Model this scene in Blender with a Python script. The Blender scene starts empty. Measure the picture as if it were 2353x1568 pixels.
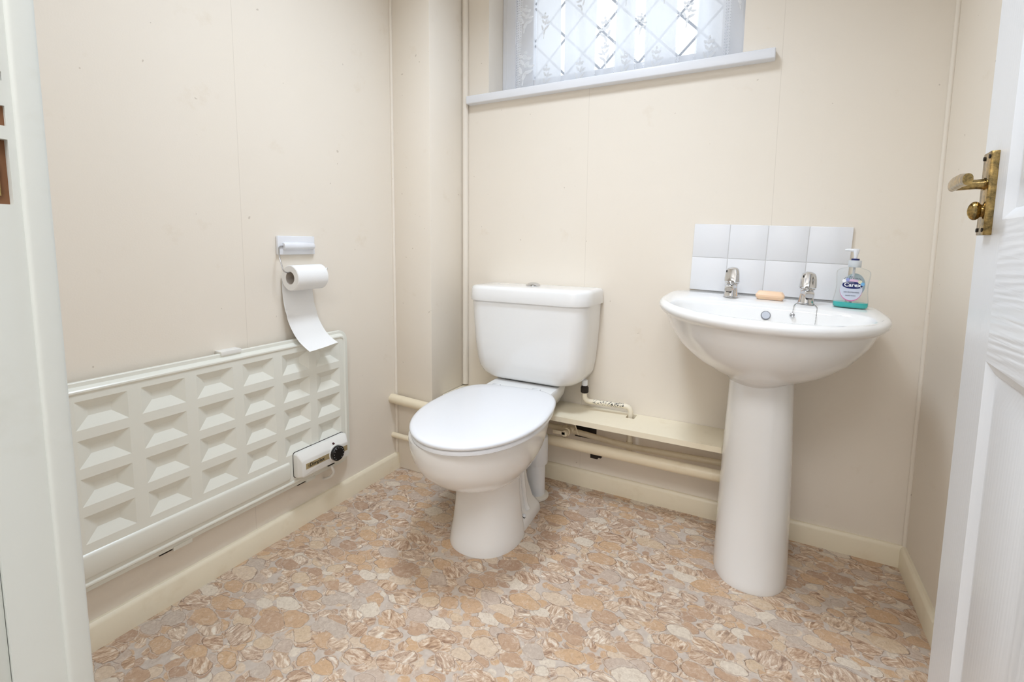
import bpy, bmesh, math, random
from mathutils import Vector, Matrix
random.seed(7)
R = math.radians
scene = bpy.context.scene
COL = scene.collection

# ------------------------------------------------------------------ camera
YAW, PITCH, ROLL = 27.8646, 5.9896, 0.552
F_PX, CX, CY = 1101.6, 1176.5, 674.4
CAM = Vector((1.3028, -1.690, 0.9259))
y_, p_, r_ = R(YAW), R(PITCH), R(ROLL)
fw = Vector((-math.sin(y_) * math.cos(p_), math.cos(y_) * math.cos(p_), -math.sin(p_)))
rt = Vector((math.cos(y_), math.sin(y_), 0))
up = rt.cross(fw)
rt2 = rt * math.cos(r_) + up * math.sin(r_)
up2 = up * math.cos(r_) - rt * math.sin(r_)
cd = bpy.data.cameras.new('camera')
cam = bpy.data.objects.new('camera', cd)
COL.objects.link(cam)
m = Matrix((rt2, up2, -fw)).transposed().to_4x4()
m.translation = CAM
cam.matrix_world = m
cd.sensor_width = 36.0
cd.lens = F_PX / 2353 * 36
cd.shift_x = -(CX - 1176.5) / 2353
cd.shift_y = -(784 - CY) / 2353
cd.clip_start = 0.01
scene.camera = cam

# ------------------------------------------------------------------ world and light
w = bpy.data.worlds.new('overcast_sky')
scene.world = w
w.use_nodes = True
bg = w.node_tree.nodes['Background']
bg.inputs[0].default_value = (0.86, 0.93, 1.0, 1)
bg.inputs[1].default_value = 1.7

def area(name, loc, rot, sx, sy, power, col, portal=False, disk=False):
    l = bpy.data.lights.new(name, 'AREA')
    l.shape = 'DISK' if disk else 'RECTANGLE'
    l.size = sx
    if not disk:
        l.size_y = sy
    l.energy = power
    l.color = col
    if portal:
        l.cycles.is_portal = True
    o = bpy.data.objects.new(name, l)
    COL.objects.link(o)
    o.location = loc
    o.rotation_euler = rot
    return o
area('window_portal', (0.75, 0.20, 1.78), (R(-90), 0, 0), 0.9, 0.6, 1, (1, 1, 1), portal=True)
area('room_lamp_light', (0.80, -0.80, 2.25), (0, 0, 0), 0.34, 0.34, 9.2, (0.735, 0.85, 1.0), disk=True).data.spread = R(132)   # the shade throws its light downwards
area('hall_fill_light', (1.25, -2.25, 2.25), (0, 0, 0), 0.9, 0.7, 18, (0.90, 0.935, 1.0))  # added fill light from the unseen hall, brightens the lower room

vs = scene.view_settings
vs.view_transform = 'Standard'
vs.look = 'None'
vs.gamma = 1.0
vs.use_curve_mapping = False
vs.exposure = 0.23

# ------------------------------------------------------------------ materials
def lin(r, g, b):
    f = lambda c: (c / 255 / 12.92) if c / 255 <= 0.04045 else ((c / 255 + 0.055) / 1.055) ** 2.4
    return (f(r), f(g), f(b), 1)

def mat(name, rgb, rough=0.5, metal=0.0, coat=0.0, spec=0.5, **k):
    M = bpy.data.materials.new(name)
    M.use_nodes = True
    b = M.node_tree.nodes['Principled BSDF']
    b.inputs['Base Color'].default_value = lin(*rgb)
    b.inputs['Roughness'].default_value = rough
    b.inputs['Metallic'].default_value = metal
    b.inputs['Coat Weight'].default_value = coat
    b.inputs['Coat Roughness'].default_value = 0.05
    b.inputs['Specular IOR Level'].default_value = spec
    for n, v in k.items():
        b.inputs[n].default_value = v
    return M

class NT:
    """small node helper"""
    def __init__(s, M):
        s.t = M.node_tree
        s.b = s.t.nodes['Principled BSDF']
    def n(s, typ, **k):
        x = s.t.nodes.new(typ)
        for a, v in k.items():
            setattr(x, a, v)
        return x
    def link(s, a, b):
        s.t.links.new(a, b)
    def math(s, op, a, b=None, c=None, clamp=False):
        x = s.n('ShaderNodeMath', operation=op)
        x.use_clamp = clamp
        for i, v in enumerate((a, b, c)):
            if v is None:
                continue
            if isinstance(v, (int, float)):
                x.inputs[i].default_value = v
            else:
                s.link(v, x.inputs[i])
        return x.outputs[0]
    def mix(s, fac, a, b, mode='MIX'):
        x = s.n('ShaderNodeMix', data_type='RGBA', blend_type=mode)
        for i, v in ((0, fac), (6, a), (7, b)):
            if isinstance(v, (int, float)):
                x.inputs[i].default_value = v
            elif isinstance(v, tuple):
                x.inputs[i].default_value = v
            else:
                s.link(v, x.inputs[i])
        return x.outputs[2]
    def ramp(s, fac, stops, interp='LINEAR'):
        x = s.n('ShaderNodeValToRGB')
        x.color_ramp.interpolation = interp
        e = x.color_ramp.elements
        while len(e) < len(stops):
            e.new(0.5)
        for i, (p, c) in enumerate(stops):
            e[i].position = p
            e[i].color = c
        s.link(fac, x.inputs[0])
        return x.outputs[0]
    def noise(s, vec, scale, detail=3, rough=0.5, dist=0):
        x = s.n('ShaderNodeTexNoise')
        x.inputs['Scale'].default_value = scale
        x.inputs['Detail'].default_value = detail
        x.inputs['Roughness'].default_value = rough
        x.inputs['Distortion'].default_value = dist
        if vec is not None:
            s.link(vec, x.inputs['Vector'])
        return x.outputs[0]
    def mapping(s, vec, scale=(1, 1, 1), rot=(0, 0, 0), loc=(0, 0, 0)):
        x = s.n('ShaderNodeMapping')
        x.inputs['Scale'].default_value = scale
        x.inputs['Rotation'].default_value = rot
        x.inputs['Location'].default_value = loc
        s.link(vec, x.inputs[0])
        return x.outputs[0]
    def geo(s):
        return s.n('ShaderNodeNewGeometry').outputs['Position']
    def obj(s):
        return s.n('ShaderNodeTexCoord').outputs['Object']
    def bump(s, h, strength, dist=0.002):
        x = s.n('ShaderNodeBump')
        x.inputs['Strength'].default_value = strength
        x.inputs['Distance'].default_value = dist
        s.link(h, x.inputs['Height'])
        s.link(x.outputs[0], s.b.inputs['Normal'])

def wall_mat(name, rgb, seams):
    M = mat(name, rgb, 0.55, spec=0.35)
    t = NT(M)
    p = t.geo()
    sep = t.n('ShaderNodeSeparateXYZ')
    t.link(p, sep.inputs[0])
    blotch = t.noise(p, 3.0, 4)
    base = t.mix(t.math('MULTIPLY', blotch, 0.16), lin(*rgb), lin(rgb[0] - 14, rgb[1] - 22, rgb[2] - 40))
    # small scuffs and specks
    sp = t.noise(p, 55, 2, 0.4)
    spm = t.math('GREATER_THAN', sp, 0.775)
    base = t.mix(t.math('MULTIPLY', spm, 0.35), base, lin(150, 130, 105))
    wear = t.noise(p, 9, 5, 0.65)
    low = t.math('MULTIPLY', t.math('SUBTRACT', wear, 0.62, clamp=True), 1.2, clamp=True)
    base = t.mix(low, base, lin(205, 180, 140))
    line = None
    for ax, c in seams:
        d = t.math('ABSOLUTE', t.math('SUBTRACT', sep.outputs[ax], c))
        l = t.math('LESS_THAN', d, 0.0007)
        line = l if line is None else t.math('MAXIMUM', line, l)
    if line is not None:
        base = t.mix(t.math('MULTIPLY', line, 0.22), base, lin(165, 150, 130))
    t.link(base, t.b.inputs['Base Color'])
    h = t.noise(p, 260, 3)
    t.bump(h, 0.12, 0.001)
    return M

WALL = (243, 234, 221)
M_WL = wall_mat('cream_wallpaper_left', WALL, [(1, -0.848)])
M_WB = wall_mat('cream_wallpaper_back', WALL, [(0, 0.713), (0, 1.31)])
M_WR = wall_mat('cream_wallpaper_side', WALL, [])
M_TRIMW = mat('cream_gloss_paint', (242, 235, 223), 0.35)
def gloss_paint(name, rgb, dirt=(190, 165, 125), amt=0.5):
    M = mat(name, rgb, 0.38)
    t = NT(M)
    p = t.geo()
    n = t.noise(p, 14, 5, 0.65)
    f = t.math('MULTIPLY', t.math('SUBTRACT', n, 0.55, clamp=True), amt * 3, clamp=True)
    t.link(t.mix(f, lin(*rgb), lin(*dirt)), t.b.inputs['Base Color'])
    t.bump(t.noise(p, 90, 2), 0.08, 0.001)
    return M
M_SKIRT = gloss_paint('cream_skirting_paint', (244, 233, 208), (214, 194, 154), 0.4)
M_PIPE = gloss_paint('cream_pipe_paint', (240, 226, 198), (205, 180, 135), 0.5)
M_CEIL = mat('white_ceiling_paint', (246, 244, 240), 0.8)
M_PORC = mat('white_porcelain', (243, 242, 240), 0.10, coat=0.4)
M_SEAT = mat('white_seat_plastic', (232, 233, 236), 0.16, coat=0.2)
M_UPVC = mat('white_upvc', (238, 239, 243), 0.25)
M_TILE = mat('white_glazed_tile', (238, 238, 240), 0.10, coat=0.3)
M_GROUT = mat('pale_grout', (216, 214, 212), 0.9)
M_CHROME = mat('chrome', (215, 216, 218), 0.07, metal=1.0)
M_STEEL = mat('wire_steel', (190, 190, 192), 0.22, metal=1.0)
M_BRASS = mat('worn_brass', (205, 165, 88), 0.2, metal=1.0)
tb = NT(M_BRASS)
tb.link(tb.mix(tb.ramp(tb.noise(tb.geo(), 90, 4, 0.7), [(0.35, (0, 0, 0, 1)), (0.65, (1, 1, 1, 1))]), lin(196, 166, 106), lin(112, 98, 68)), tb.b.inputs['Base Color'])
tb.link(tb.math('MULTIPLY_ADD', tb.noise(tb.geo(), 150, 3), 0.35, 0.02), tb.b.inputs['Roughness'])
M_HEAT = mat('cream_white_enamel', (238, 237, 226), 0.30)
M_CTRL = mat('white_control_plastic', (240, 238, 232), 0.35)
M_BLACK = mat('black_plastic', (14, 14, 15), 0.3)
M_DARK = mat('dark_parts_and_shade', (40, 32, 26), 0.8)  # dark small fittings, and painted shade in holes and gaps
M_STRIP = mat('tan_metal_strip', (186, 168, 128), 0.35, metal=0.3)
M_RED = mat('dark_red_neon', (62, 18, 22), 0.25)
M_MARK = mat('white_print', (235, 235, 235), 0.5)
M_PAPER = mat('toilet_tissue', (246, 245, 243), 0.95, spec=0.1)
tp = NT(M_PAPER)
tp.bump(tp.noise(tp.geo(), 420, 2), 0.15, 0.001)
M_CARD = mat('roll_core_card', (196, 186, 176), 0.9)
M_SOAP = mat('peach_soap', (250, 212, 178), 0.42)
M_SOAP.node_tree.nodes['Principled BSDF'].inputs['Subsurface Weight'].default_value = 0.15
M_NAVY = mat('navy_print', (18, 32, 98), 0.35)
M_PRINTW = mat('white_label_print', (245, 246, 250), 0.4)
M_LABEL = mat('blue_grey_label', (206, 212, 226), 0.35)
M_BACKLBL = mat('back_label_film', (196, 212, 216), 0.4)
M_PINK = mat('pink_label_print', (206, 120, 168), 0.35)
M_PALEPINK = mat('pale_pink_label_print', (224, 190, 214), 0.35)
M_SKYB = mat('sky_blue_print', (122, 186, 232), 0.35)
M_CREAMP = mat('cream_print', (230, 226, 200), 0.4)
M_INK = mat('dark_grey_ink', (62, 64, 84), 0.5)
M_PUMP = mat('pump_white_plastic', (242, 244, 247), 0.3)
M_LEAD = mat('lead_strip', (172, 177, 186), 0.5)
M_WOOD = mat('bare_splintered_wood', (128, 88, 60), 0.85)
M_JAMB = gloss_paint('old_white_gloss_jamb', (222, 225, 220), (200, 200, 186), 0.4)
tj = NT(M_JAMB)
M_HALL = mat('hall_paint', (236, 232, 226), 0.7)
M_CARPET = mat('hall_carpet', (168, 156, 142), 0.95)
M_RUBBER = mat('black_rubber', (25, 25, 26), 0.7)
M_LAMP = mat('lamp_opal_glass', (250, 248, 244), 0.3)
M_LAMP.node_tree.nodes['Principled BSDF'].inputs['Emission Color'].default_value = (1, 0.96, 0.9, 1)
M_LAMP.node_tree.nodes['Principled BSDF'].inputs['Emission Strength'].default_value = 2.0

# pipe paint flaked by black spots
M_FLAKE = mat('flaking_cream_pipe_paint', (244, 234, 212), 0.4)
tf = NT(M_FLAKE)
pf = tf.geo()
sx_ = tf.n('ShaderNodeSeparateXYZ')
tf.link(pf, sx_.inputs[0])
nf = tf.noise(pf, 210, 4, 0.7)
zone = tf.math('MULTIPLY', tf.math('GREATER_THAN', sx_.outputs[0], 0.775), tf.math('LESS_THAN', sx_.outputs[0], 0.885))
thr = tf.math('MULTIPLY_ADD', tf.noise(pf, 22, 2), -0.30, 0.70)
tf.link(tf.mix(tf.math('MULTIPLY', zone, tf.math('GREATER_THAN', nf, thr)), lin(244, 234, 212), lin(35, 30, 26)), tf.b.inputs['Base Color'])

# white door with moulded wood grain (v: along z, h: along the door)
def door_mat(name, scale, amp):
    M = mat(name, (239, 241, 244), 0.28)
    t = NT(M)
    p = t.obj()
    q = t.mapping(p, scale)
    h = t.noise(q, 1.0, 3, 0.55, 0.6)
    x = t.n('ShaderNodeTexWave', wave_type='BANDS', bands_direction='DIAGONAL')
    x.inputs['Scale'].default_value = 0.55
    x.inputs['Distortion'].default_value = 5
    x.inputs['Detail'].default_value = 2
    t.link(q, x.inputs['Vector'])
    hh = t.math('ADD', h, t.math('MULTIPLY', x.outputs['Fac'], 0.6))
    t.bump(hh, amp, 0.0016)
    return M
M_DOORV = door_mat('white_door_grain_upright', (40, 110, 7), 0.10)
M_DOORH = door_mat('white_door_grain_level', (40, 7, 95), 0.38)

# clear plastic and liquid
def clear(name, tint, gl=0.5):
    M = bpy.data.materials.new(name)
    M.use_nodes = True
    nt = M.node_tree
    nt.nodes.clear()
    out = nt.nodes.new('ShaderNodeOutputMaterial')
    tr = nt.nodes.new('ShaderNodeBsdfTransparent')
    tr.inputs[0].default_value = tint
    g = nt.nodes.new('ShaderNodeBsdfGlossy')
    g.inputs['Roughness'].default_value = 0.06
    lw = nt.nodes.new('ShaderNodeLayerWeight')
    lw.inputs[0].default_value = gl
    mx = nt.nodes.new('ShaderNodeMixShader')
    ml = nt.nodes.new('ShaderNodeMath')
    ml.operation = 'MULTIPLY'
    ml.inputs[1].default_value = 0.4
    nt.links.new(lw.outputs['Fresnel'], ml.inputs[0])
    nt.links.new(ml.outputs[0], mx.inputs[0])
    nt.links.new(tr.outputs[0], mx.inputs[1])
    nt.links.new(g.outputs[0], mx.inputs[2])
    nt.links.new(mx.outputs[0], out.inputs[0])
    return M
M_CLEAR = clear('clear_bottle_plastic', (0.975, 0.985, 0.985, 1), 0.12)
M_GLASS = clear('window_glass', (0.96, 0.97, 0.98, 1), 0.2)
M_LIQ = mat('turquoise_hand_wash', (84, 214, 208), 0.15)
M_LIQ.node_tree.nodes['Principled BSDF'].inputs['Transmission Weight'].default_value = 0.25
M_COLLAR = mat('frosted_collar_plastic', (225, 230, 234), 0.35)
M_COLLAR.node_tree.nodes['Principled BSDF'].inputs['Alpha'].default_value = 0.75

# pebble print vinyl
def floor_mat():
    M = mat('pebble_print_vinyl', (200, 170, 145), 0.42, spec=0.4)
    t = NT(M)
    p = t.geo()
    wn = t.n('ShaderNodeTexNoise')
    wn.inputs['Scale'].default_value = 11
    wn.inputs['Detail'].default_value = 1
    t.link(p, wn.inputs['Vector'])
    off = t.n('ShaderNodeVectorMath', operation='MULTIPLY_ADD')
    t.link(wn.outputs['Color'], off.inputs[0])
    off.inputs[1].default_value = (0.03, 0.03, 0)
    t.link(p, off.inputs[2])
    q = off.outputs[0]
    fine = t.noise(p, 150, 5, 0.7)
    lightm = t.math('MULTIPLY', t.math('SUBTRACT', t.noise(p, 62, 6, 0.75, 0.8), 0.50, clamp=True), 2.6, clamp=True)
    darkm = t.math('MULTIPLY', t.math('SUBTRACT', t.noise(t.mapping(p, (1, 1, 1), loc=(5, 3, 0)), 85, 6, 0.75, 0.6), 0.53, clamp=True), 2.6, clamp=True)
    edge = t.math('SUBTRACT', t.noise(p, 42, 3), 0.5)
    outl = t.math('MULTIPLY', t.math('SUBTRACT', t.noise(p, 20, 2), 0.30, clamp=True), 2.2, clamp=True)
    STOPS = [(0.0, lin(204, 171, 138)), (0.13, lin(218, 198, 174)), (0.25, lin(194, 163, 136)), (0.37, lin(224, 212, 194)), (0.48, lin(200, 182, 166)),
             (0.60, lin(208, 174, 138)), (0.73, lin(198, 184, 170)), (0.80, lin(184, 154, 130)), (0.88, lin(214, 191, 162))]
    def vor(vec, scale, rnd=0.85, feat='F1'):
        x = t.n('ShaderNodeTexVoronoi', feature=feat, voronoi_dimensions='2D')
        x.inputs['Scale'].default_value = scale
        x.inputs['Randomness'].default_value = rnd
        t.link(vec, x.inputs['Vector'])
        return x
    def stone(rnd, rnd2, seed):
        tone = t.ramp(rnd, STOPS, 'CONSTANT')
        mott = t.math('MULTIPLY', t.math('SUBTRACT', fine, 0.30, clamp=True), 1.5, clamp=True)
        tone = t.mix(mott, tone, t.mix(0.55, tone, lin(146, 112, 88)))
        tone = t.mix(lightm, tone, lin(230, 217, 200))
        tone = t.mix(darkm, tone, lin(150, 116, 92))
        rv = t.n('ShaderNodeVectorRotate', rotation_type='Z_AXIS')
        t.link(p, rv.inputs['Vector'])
        t.link(t.math('MULTIPLY', rnd2, 19.0), rv.inputs['Angle'])
        vein = t.noise(t.mapping(rv.outputs[0], (34, 95, 1), loc=(seed, seed, 0)), 1.0, 6, 0.7, 1.0)
        vc = t.ramp(vein, [(0.36, lin(128, 98, 80)), (0.45, lin(178, 146, 120)), (0.54, lin(210, 186, 162)), (0.64, lin(238, 228, 212))])
        return t.mix(t.math('MULTIPLY', t.math('GREATER_THAN', rnd2, 0.60), 0.72), tone, vc)
    grout = t.mix(t.noise(p, 70, 4, 0.6), lin(178, 162, 148), lin(214, 202, 190))
    # ground of small stones
    b0 = vor(q, 36.0)
    sc = t.n('ShaderNodeSeparateColor')
    t.link(b0.outputs['Color'], sc.inputs[0])
    d0 = t.math('ADD', t.math('SUBTRACT', 0.50, b0.outputs['Distance']), t.math('MULTIPLY', edge, 0.25))
    col = t.mix(t.math('MULTIPLY', d0, 9, clamp=True), grout, stone(sc.outputs[1], sc.outputs[2], 1.0))
    hgt = t.math('MULTIPLY', d0, 9, clamp=True)
    for k, (scale, stretch, rot, keep) in enumerate(((21, 1.4, 75, 0.74), (17, 1.5, -35, 0.66), (14, 1.6, 20, 0.64), (11.8, 1.6, -62, 0.42))):
        v_ = vor(t.mapping(q, (1.0, stretch, 1), (0, 0, R(rot)), (1.7 * k, 2.9 * k, 0)), scale, 0.8)
        s3 = t.n('ShaderNodeSeparateColor')
        t.link(v_.outputs['Color'], s3.inputs[0])
        here = t.math('LESS_THAN', s3.outputs[0], keep)
        rad = t.math('MULTIPLY_ADD', s3.outputs[1], 0.16, 0.36)
        d = t.math('ADD', t.math('SUBTRACT', rad, v_.outputs['Distance']), t.math('MULTIPLY', edge, 0.30))
        mk = t.math('MULTIPLY', t.math('MULTIPLY', d, 28, clamp=True), here)
        rnd = t.math('FRACT', t.math('MULTIPLY', s3.outputs[0], 7.31 + k))
        col = t.mix(mk, col, stone(rnd, s3.outputs[2], 3.0 + k))
        # a rim of grout and a thin dark outline round each stone
        gr = t.math('MULTIPLY', t.math('SUBTRACT', 1, t.math('MULTIPLY', t.math('ABSOLUTE', t.math('ADD', d, 0.030)), 36), clamp=True), here)
        col = t.mix(t.math('MULTIPLY', gr, 0.75), col, grout)
        ol = t.math('MULTIPLY', t.math('SUBTRACT', 1, t.math('MULTIPLY', t.math('ABSOLUTE', t.math('SUBTRACT', d, 0.012)), 42), clamp=True), here)
        col = t.mix(t.math('MULTIPLY', ol, t.math('MULTIPLY', outl, 1.0)), col, lin(104, 78, 62))
        hgt = t.math('MAXIMUM', hgt, mk)
    hs = t.n('ShaderNodeHueSaturation')
    hs.inputs['Saturation'].default_value = 1.0
    hs.inputs['Value'].default_value = 1.06
    t.link(col, hs.inputs['Color'])
    t.link(hs.outputs[0], t.b.inputs['Base Color'])
    t.bump(t.math('ADD', t.math('MULTIPLY', hgt, 0.6), t.math('MULTIPLY', fine, 0.4)), 0.12, 0.001)
    return M
M_FLOOR = floor_mat()

# net curtain: dense woven bands between sheer strips (u in metres along the rail)
DENSE = [(0.462, 0.580), (0.592, 0.708), (0.778, 0.856), (0.890, 0.990), (1.056, 1.142)]
LACE = [(0.386, 0.408), (0.694, 0.712), (0.772, 0.786), (0.846, 0.864), (0.884, 0.898), (0.978, 1.004), (1.050, 1.062), (1.140, 1.158)]
def curtain_mat():
    M = bpy.data.materials.new('white_net_lace')
    M.use_nodes = True
    nt = M.node_tree
    nt.nodes.clear()
    t = NT.__new__(NT)
    t.t = nt
    out = t.n('ShaderNodeOutputMaterial')
    uv = t.n('ShaderNodeUVMap')
    sp = t.n('ShaderNodeSeparateXYZ')
    t.link(uv.outputs[0], sp.inputs[0])
    u, v = sp.outputs[0], sp.outputs[1]
    def band(a, b):
        return t.math('MULTIPLY', t.math('GREATER_THAN', u, a), t.math('LESS_THAN', u, b))
    den = None
    for a, b in DENSE:
        x = band(a, b)
        den = x if den is None else t.math('MAXIMUM', den, x)
    lc = None
    for a, b in LACE:
        x = band(a, b)
        lc = x if lc is None else t.math('MAXIMUM', lc, x)
    # eyelets inside the lace bands
    ucell = t.math('ABSOLUTE', t.math('SUBTRACT', t.math('FRACT', t.math('MULTIPLY', u, 110)), 0.5))
    vcell = t.math('ABSOLUTE', t.math('SUBTRACT', t.math('FRACT', t.math('MULTIPLY', v, 110)), 0.5))
    eye = t.math('LESS_THAN', t.math('ADD', t.math('MULTIPLY', ucell, ucell), t.math('MULTIPLY', vcell, vcell)), 0.09)
    lace_a = t.math('MULTIPLY_ADD', eye, -0.45, 0.72)
    wv = t.math('MULTIPLY', t.noise(uv.outputs[0], 900, 1), 0.10)
    den_a = t.math('ADD', 0.86, wv)
    a = t.math('MAXIMUM', t.math('MULTIPLY', den, den_a), t.math('MULTIPLY', lc, lace_a))
    a = t.math('MAXIMUM', a, 0.24)
    hem = t.math('MULTIPLY', t.math('LESS_THAN', v, 0.012), 0.7)
    a = t.math('MAXIMUM', a, hem)
    di = t.n('ShaderNodeBsdfDiffuse')
    di.inputs[0].default_value = lin(244, 245, 247)
    tl = t.n('ShaderNodeBsdfTranslucent')
    tl.inputs[0].default_value = lin(244, 246, 250)
    mx = t.n('ShaderNodeMixShader')
    mx.inputs[0].default_value = 0.5
    t.link(di.outputs[0], mx.inputs[1])
    t.link(tl.outputs[0], mx.inputs[2])
    tr = t.n('ShaderNodeBsdfTransparent')
    m2 = t.n('ShaderNodeMixShader')
    t.link(a, m2.inputs[0])
    t.link(tr.outputs[0], m2.inputs[1])
    t.link(mx.outputs[0], m2.inputs[2])
    t.link(m2.outputs[0], out.inputs[0])
    return M
M_NET = curtain_mat()
M_THREAD = mat('white_embroidery_thread', (250, 250, 250), 0.8)
_t = NT(M_THREAD)
_tl = _t.n('ShaderNodeBsdfTranslucent')
_tl.inputs[0].default_value = lin(252, 252, 252)
_mx = _t.n('ShaderNodeMixShader')
_mx.inputs[0].default_value = 0.6
_t.link(_t.b.outputs[0], _mx.inputs[1])
_t.link(_tl.outputs[0], _mx.inputs[2])
_t.link(_mx.outputs[0], _t.t.nodes['Material Output'].inputs[0])

# ------------------------------------------------------------------ mesh helpers
def finish(name, bm, material, parent=None, smooth=35, loc=None, rot=None):
    bmesh.ops.recalc_face_normals(bm, faces=bm.faces)
    me = bpy.data.meshes.new(name)
    bm.to_mesh(me)
    bm.free()
    mats = material if isinstance(material, (list, tuple)) else [material]
    for x in mats:
        me.materials.append(x)
    if smooth:
        for pl in me.polygons:
            pl.use_smooth = True
        me.set_sharp_from_angle(angle=R(smooth))
    o = bpy.data.objects.new(name, me)
    COL.objects.link(o)
    if parent is not None:
        o.parent = parent
    if loc:
        o.location = loc
    if rot:
        o.rotation_euler = rot
    return o

def tag(o, label=None, cat=None, group=None, kind=None):
    if label: o['label'] = label
    if cat: o['category'] = cat
    if group: o['group'] = group
    if kind: o['kind'] = kind
    return o

def empty(name, loc=(0, 0, 0), rot=(0, 0, 0), parent=None):
    o = bpy.data.objects.new(name, None)
    COL.objects.link(o)
    o.location = loc
    o.rotation_euler = rot
    o.empty_display_size = 0.05
    if parent is not None:
        o.parent = parent
    return o

def box(bm, x0, x1, y0, y1, z0, z1, bev=0.0, seg=2):
    r = bmesh.ops.create_cube(bm, size=1.0)
    vsx = r['verts']
    for v in vsx:
        v.co = Vector(((x0 + x1) / 2 + v.co.x * (x1 - x0), (y0 + y1) / 2 + v.co.y * (y1 - y0), (z0 + z1) / 2 + v.co.z * (z1 - z0)))
    if bev:
        es = list({e for v in vsx for e in v.link_edges})
        bmesh.ops.bevel(bm, geom=es, offset=bev, segments=seg, profile=0.5, affect='EDGES')
    return vsx

def boxo(name, dims, material, parent=None, bev=0.0, seg=2, **k):
    bm = bmesh.new()
    box(bm, *dims, bev=bev, seg=seg)
    return finish(name, bm, material, parent, **k)

def loft(bm, rings, cap0=True, cap1=True, closed=True):
    vr = [[bm.verts.new(p) for p in r] for r in rings]
    n = len(vr[0])
    for a, b in zip(vr, vr[1:]):
        for i in range(n if closed else n - 1):
            j = (i + 1) % n
            bm.faces.new((a[i], a[j], b[j], b[i]))
    if cap0: bm.faces.new(vr[0][::-1])
    if cap1: bm.faces.new(vr[-1])
    return vr

def lathe(bm, prof, c=(0, 0, 0), n=32, axis='z', cap0=True, cap1=True):
    rings = []
    for r, h in prof:
        ring = []
        for i in range(n):
            a = 2 * math.pi * i / n
            u, v = r * math.cos(a), r * math.sin(a)
            if axis == 'z': p = (c[0] + u, c[1] + v, c[2] + h)
            elif axis == 'y': p = (c[0] + u, c[1] + h, c[2] + v)
            else: p = (c[0] + h, c[1] + u, c[2] + v)
            ring.append(p)
        rings.append(ring)
    loft(bm, rings, cap0, cap1)

def smooth_path(pts, sub=8):
    P = [Vector(p) for p in pts]
    out = []
    for i in range(len(P) - 1):
        p0 = P[max(i - 1, 0)]; p1 = P[i]; p2 = P[i + 1]; p3 = P[min(i + 2, len(P) - 1)]
        for k in range(sub):
            s = k / sub
            out.append(0.5 * ((2 * p1) + (p2 - p0) * s + (2 * p0 - 5 * p1 + 4 * p2 - p3) * s * s + (3 * p1 - p0 - 3 * p2 + p3) * s ** 3))
    out.append(P[-1])
    return out

def round_path(pts, rad, sub=6):
    P = [Vector(p) for p in pts]
    out = [P[0]]
    for i in range(1, len(P) - 1):
        a, b, c = P[i - 1], P[i], P[i + 1]
        d1 = (a - b); d2 = (c - b)
        q = min(rad, d1.length * 0.45, d2.length * 0.45)
        s, e = b + d1.normalized() * q, b + d2.normalized() * q
        for k in range(sub + 1):
            t = k / sub
            out.append(s * (1 - t) ** 2 + b * 2 * t * (1 - t) + e * t * t)
    out.append(P[-1])
    return out

def tube(bm, pts, r, n=12, caps=True):
    P = [Vector(p) for p in pts]
    rings = []
    ref = None
    for i, p in enumerate(P):
        d = (P[min(i + 1, len(P) - 1)] - P[max(i - 1, 0)]).normalized()
        if ref is None:
            ref = Vector((0, 0, 1)) if abs(d.z) < 0.9 else Vector((1, 0, 0))
        a = (ref - d * ref.dot(d)).normalized()
        ref = a
        b = d.cross(a)
        rr = r[i] if isinstance(r, (list, tuple)) else r
        rings.append([p + a * rr * math.cos(2 * math.pi * k / n) + b * rr * math.sin(2 * math.pi * k / n) for k in range(n)])
    loft(bm, rings, caps, caps)

def rrect(x0, x1, y0, y1, radii, n=8):
    """plan outline, ccw from x1,y0 side; radii (x0y0, x1y0, x1y1, x0y1)"""
    out = []
    for (cx, cy, r, a0) in ((x1, y0, radii[1], -90), (x1, y1, radii[2], 0), (x0, y1, radii[3], 90), (x0, y0, radii[0], 180)):
        sx = -1 if cx == x1 else 1
        sy = 1 if cy == y0 else -1
        ox, oy = cx + sx * r, cy + sy * r
        for k in range(n + 1):
            a = R(a0 + 90 * k / n)
            out.append((ox + r * math.cos(a), oy + r * math.sin(a)))
    return out

def spow(v, e):
    return math.copysign(abs(v) ** e, v)

def egg(wd, yc, ef, eb, nf=2.0, nb=2.0, N=72, x0=0.0):
    """outline: half width wd at yc, reaching ef forward (-y) and eb back (+y)"""
    out = []
    for i in range(N):
        a = 2 * math.pi * i / N
        c, s = math.cos(a), math.sin(a)
        if s < 0:
            out.append((x0 + wd * spow(c, 2 / nf), yc + ef * spow(s, 2 / nf)))
        else:
            out.append((x0 + wd * spow(c, 2 / nb), yc + eb * spow(s, 2 / nb)))
    return out

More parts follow.
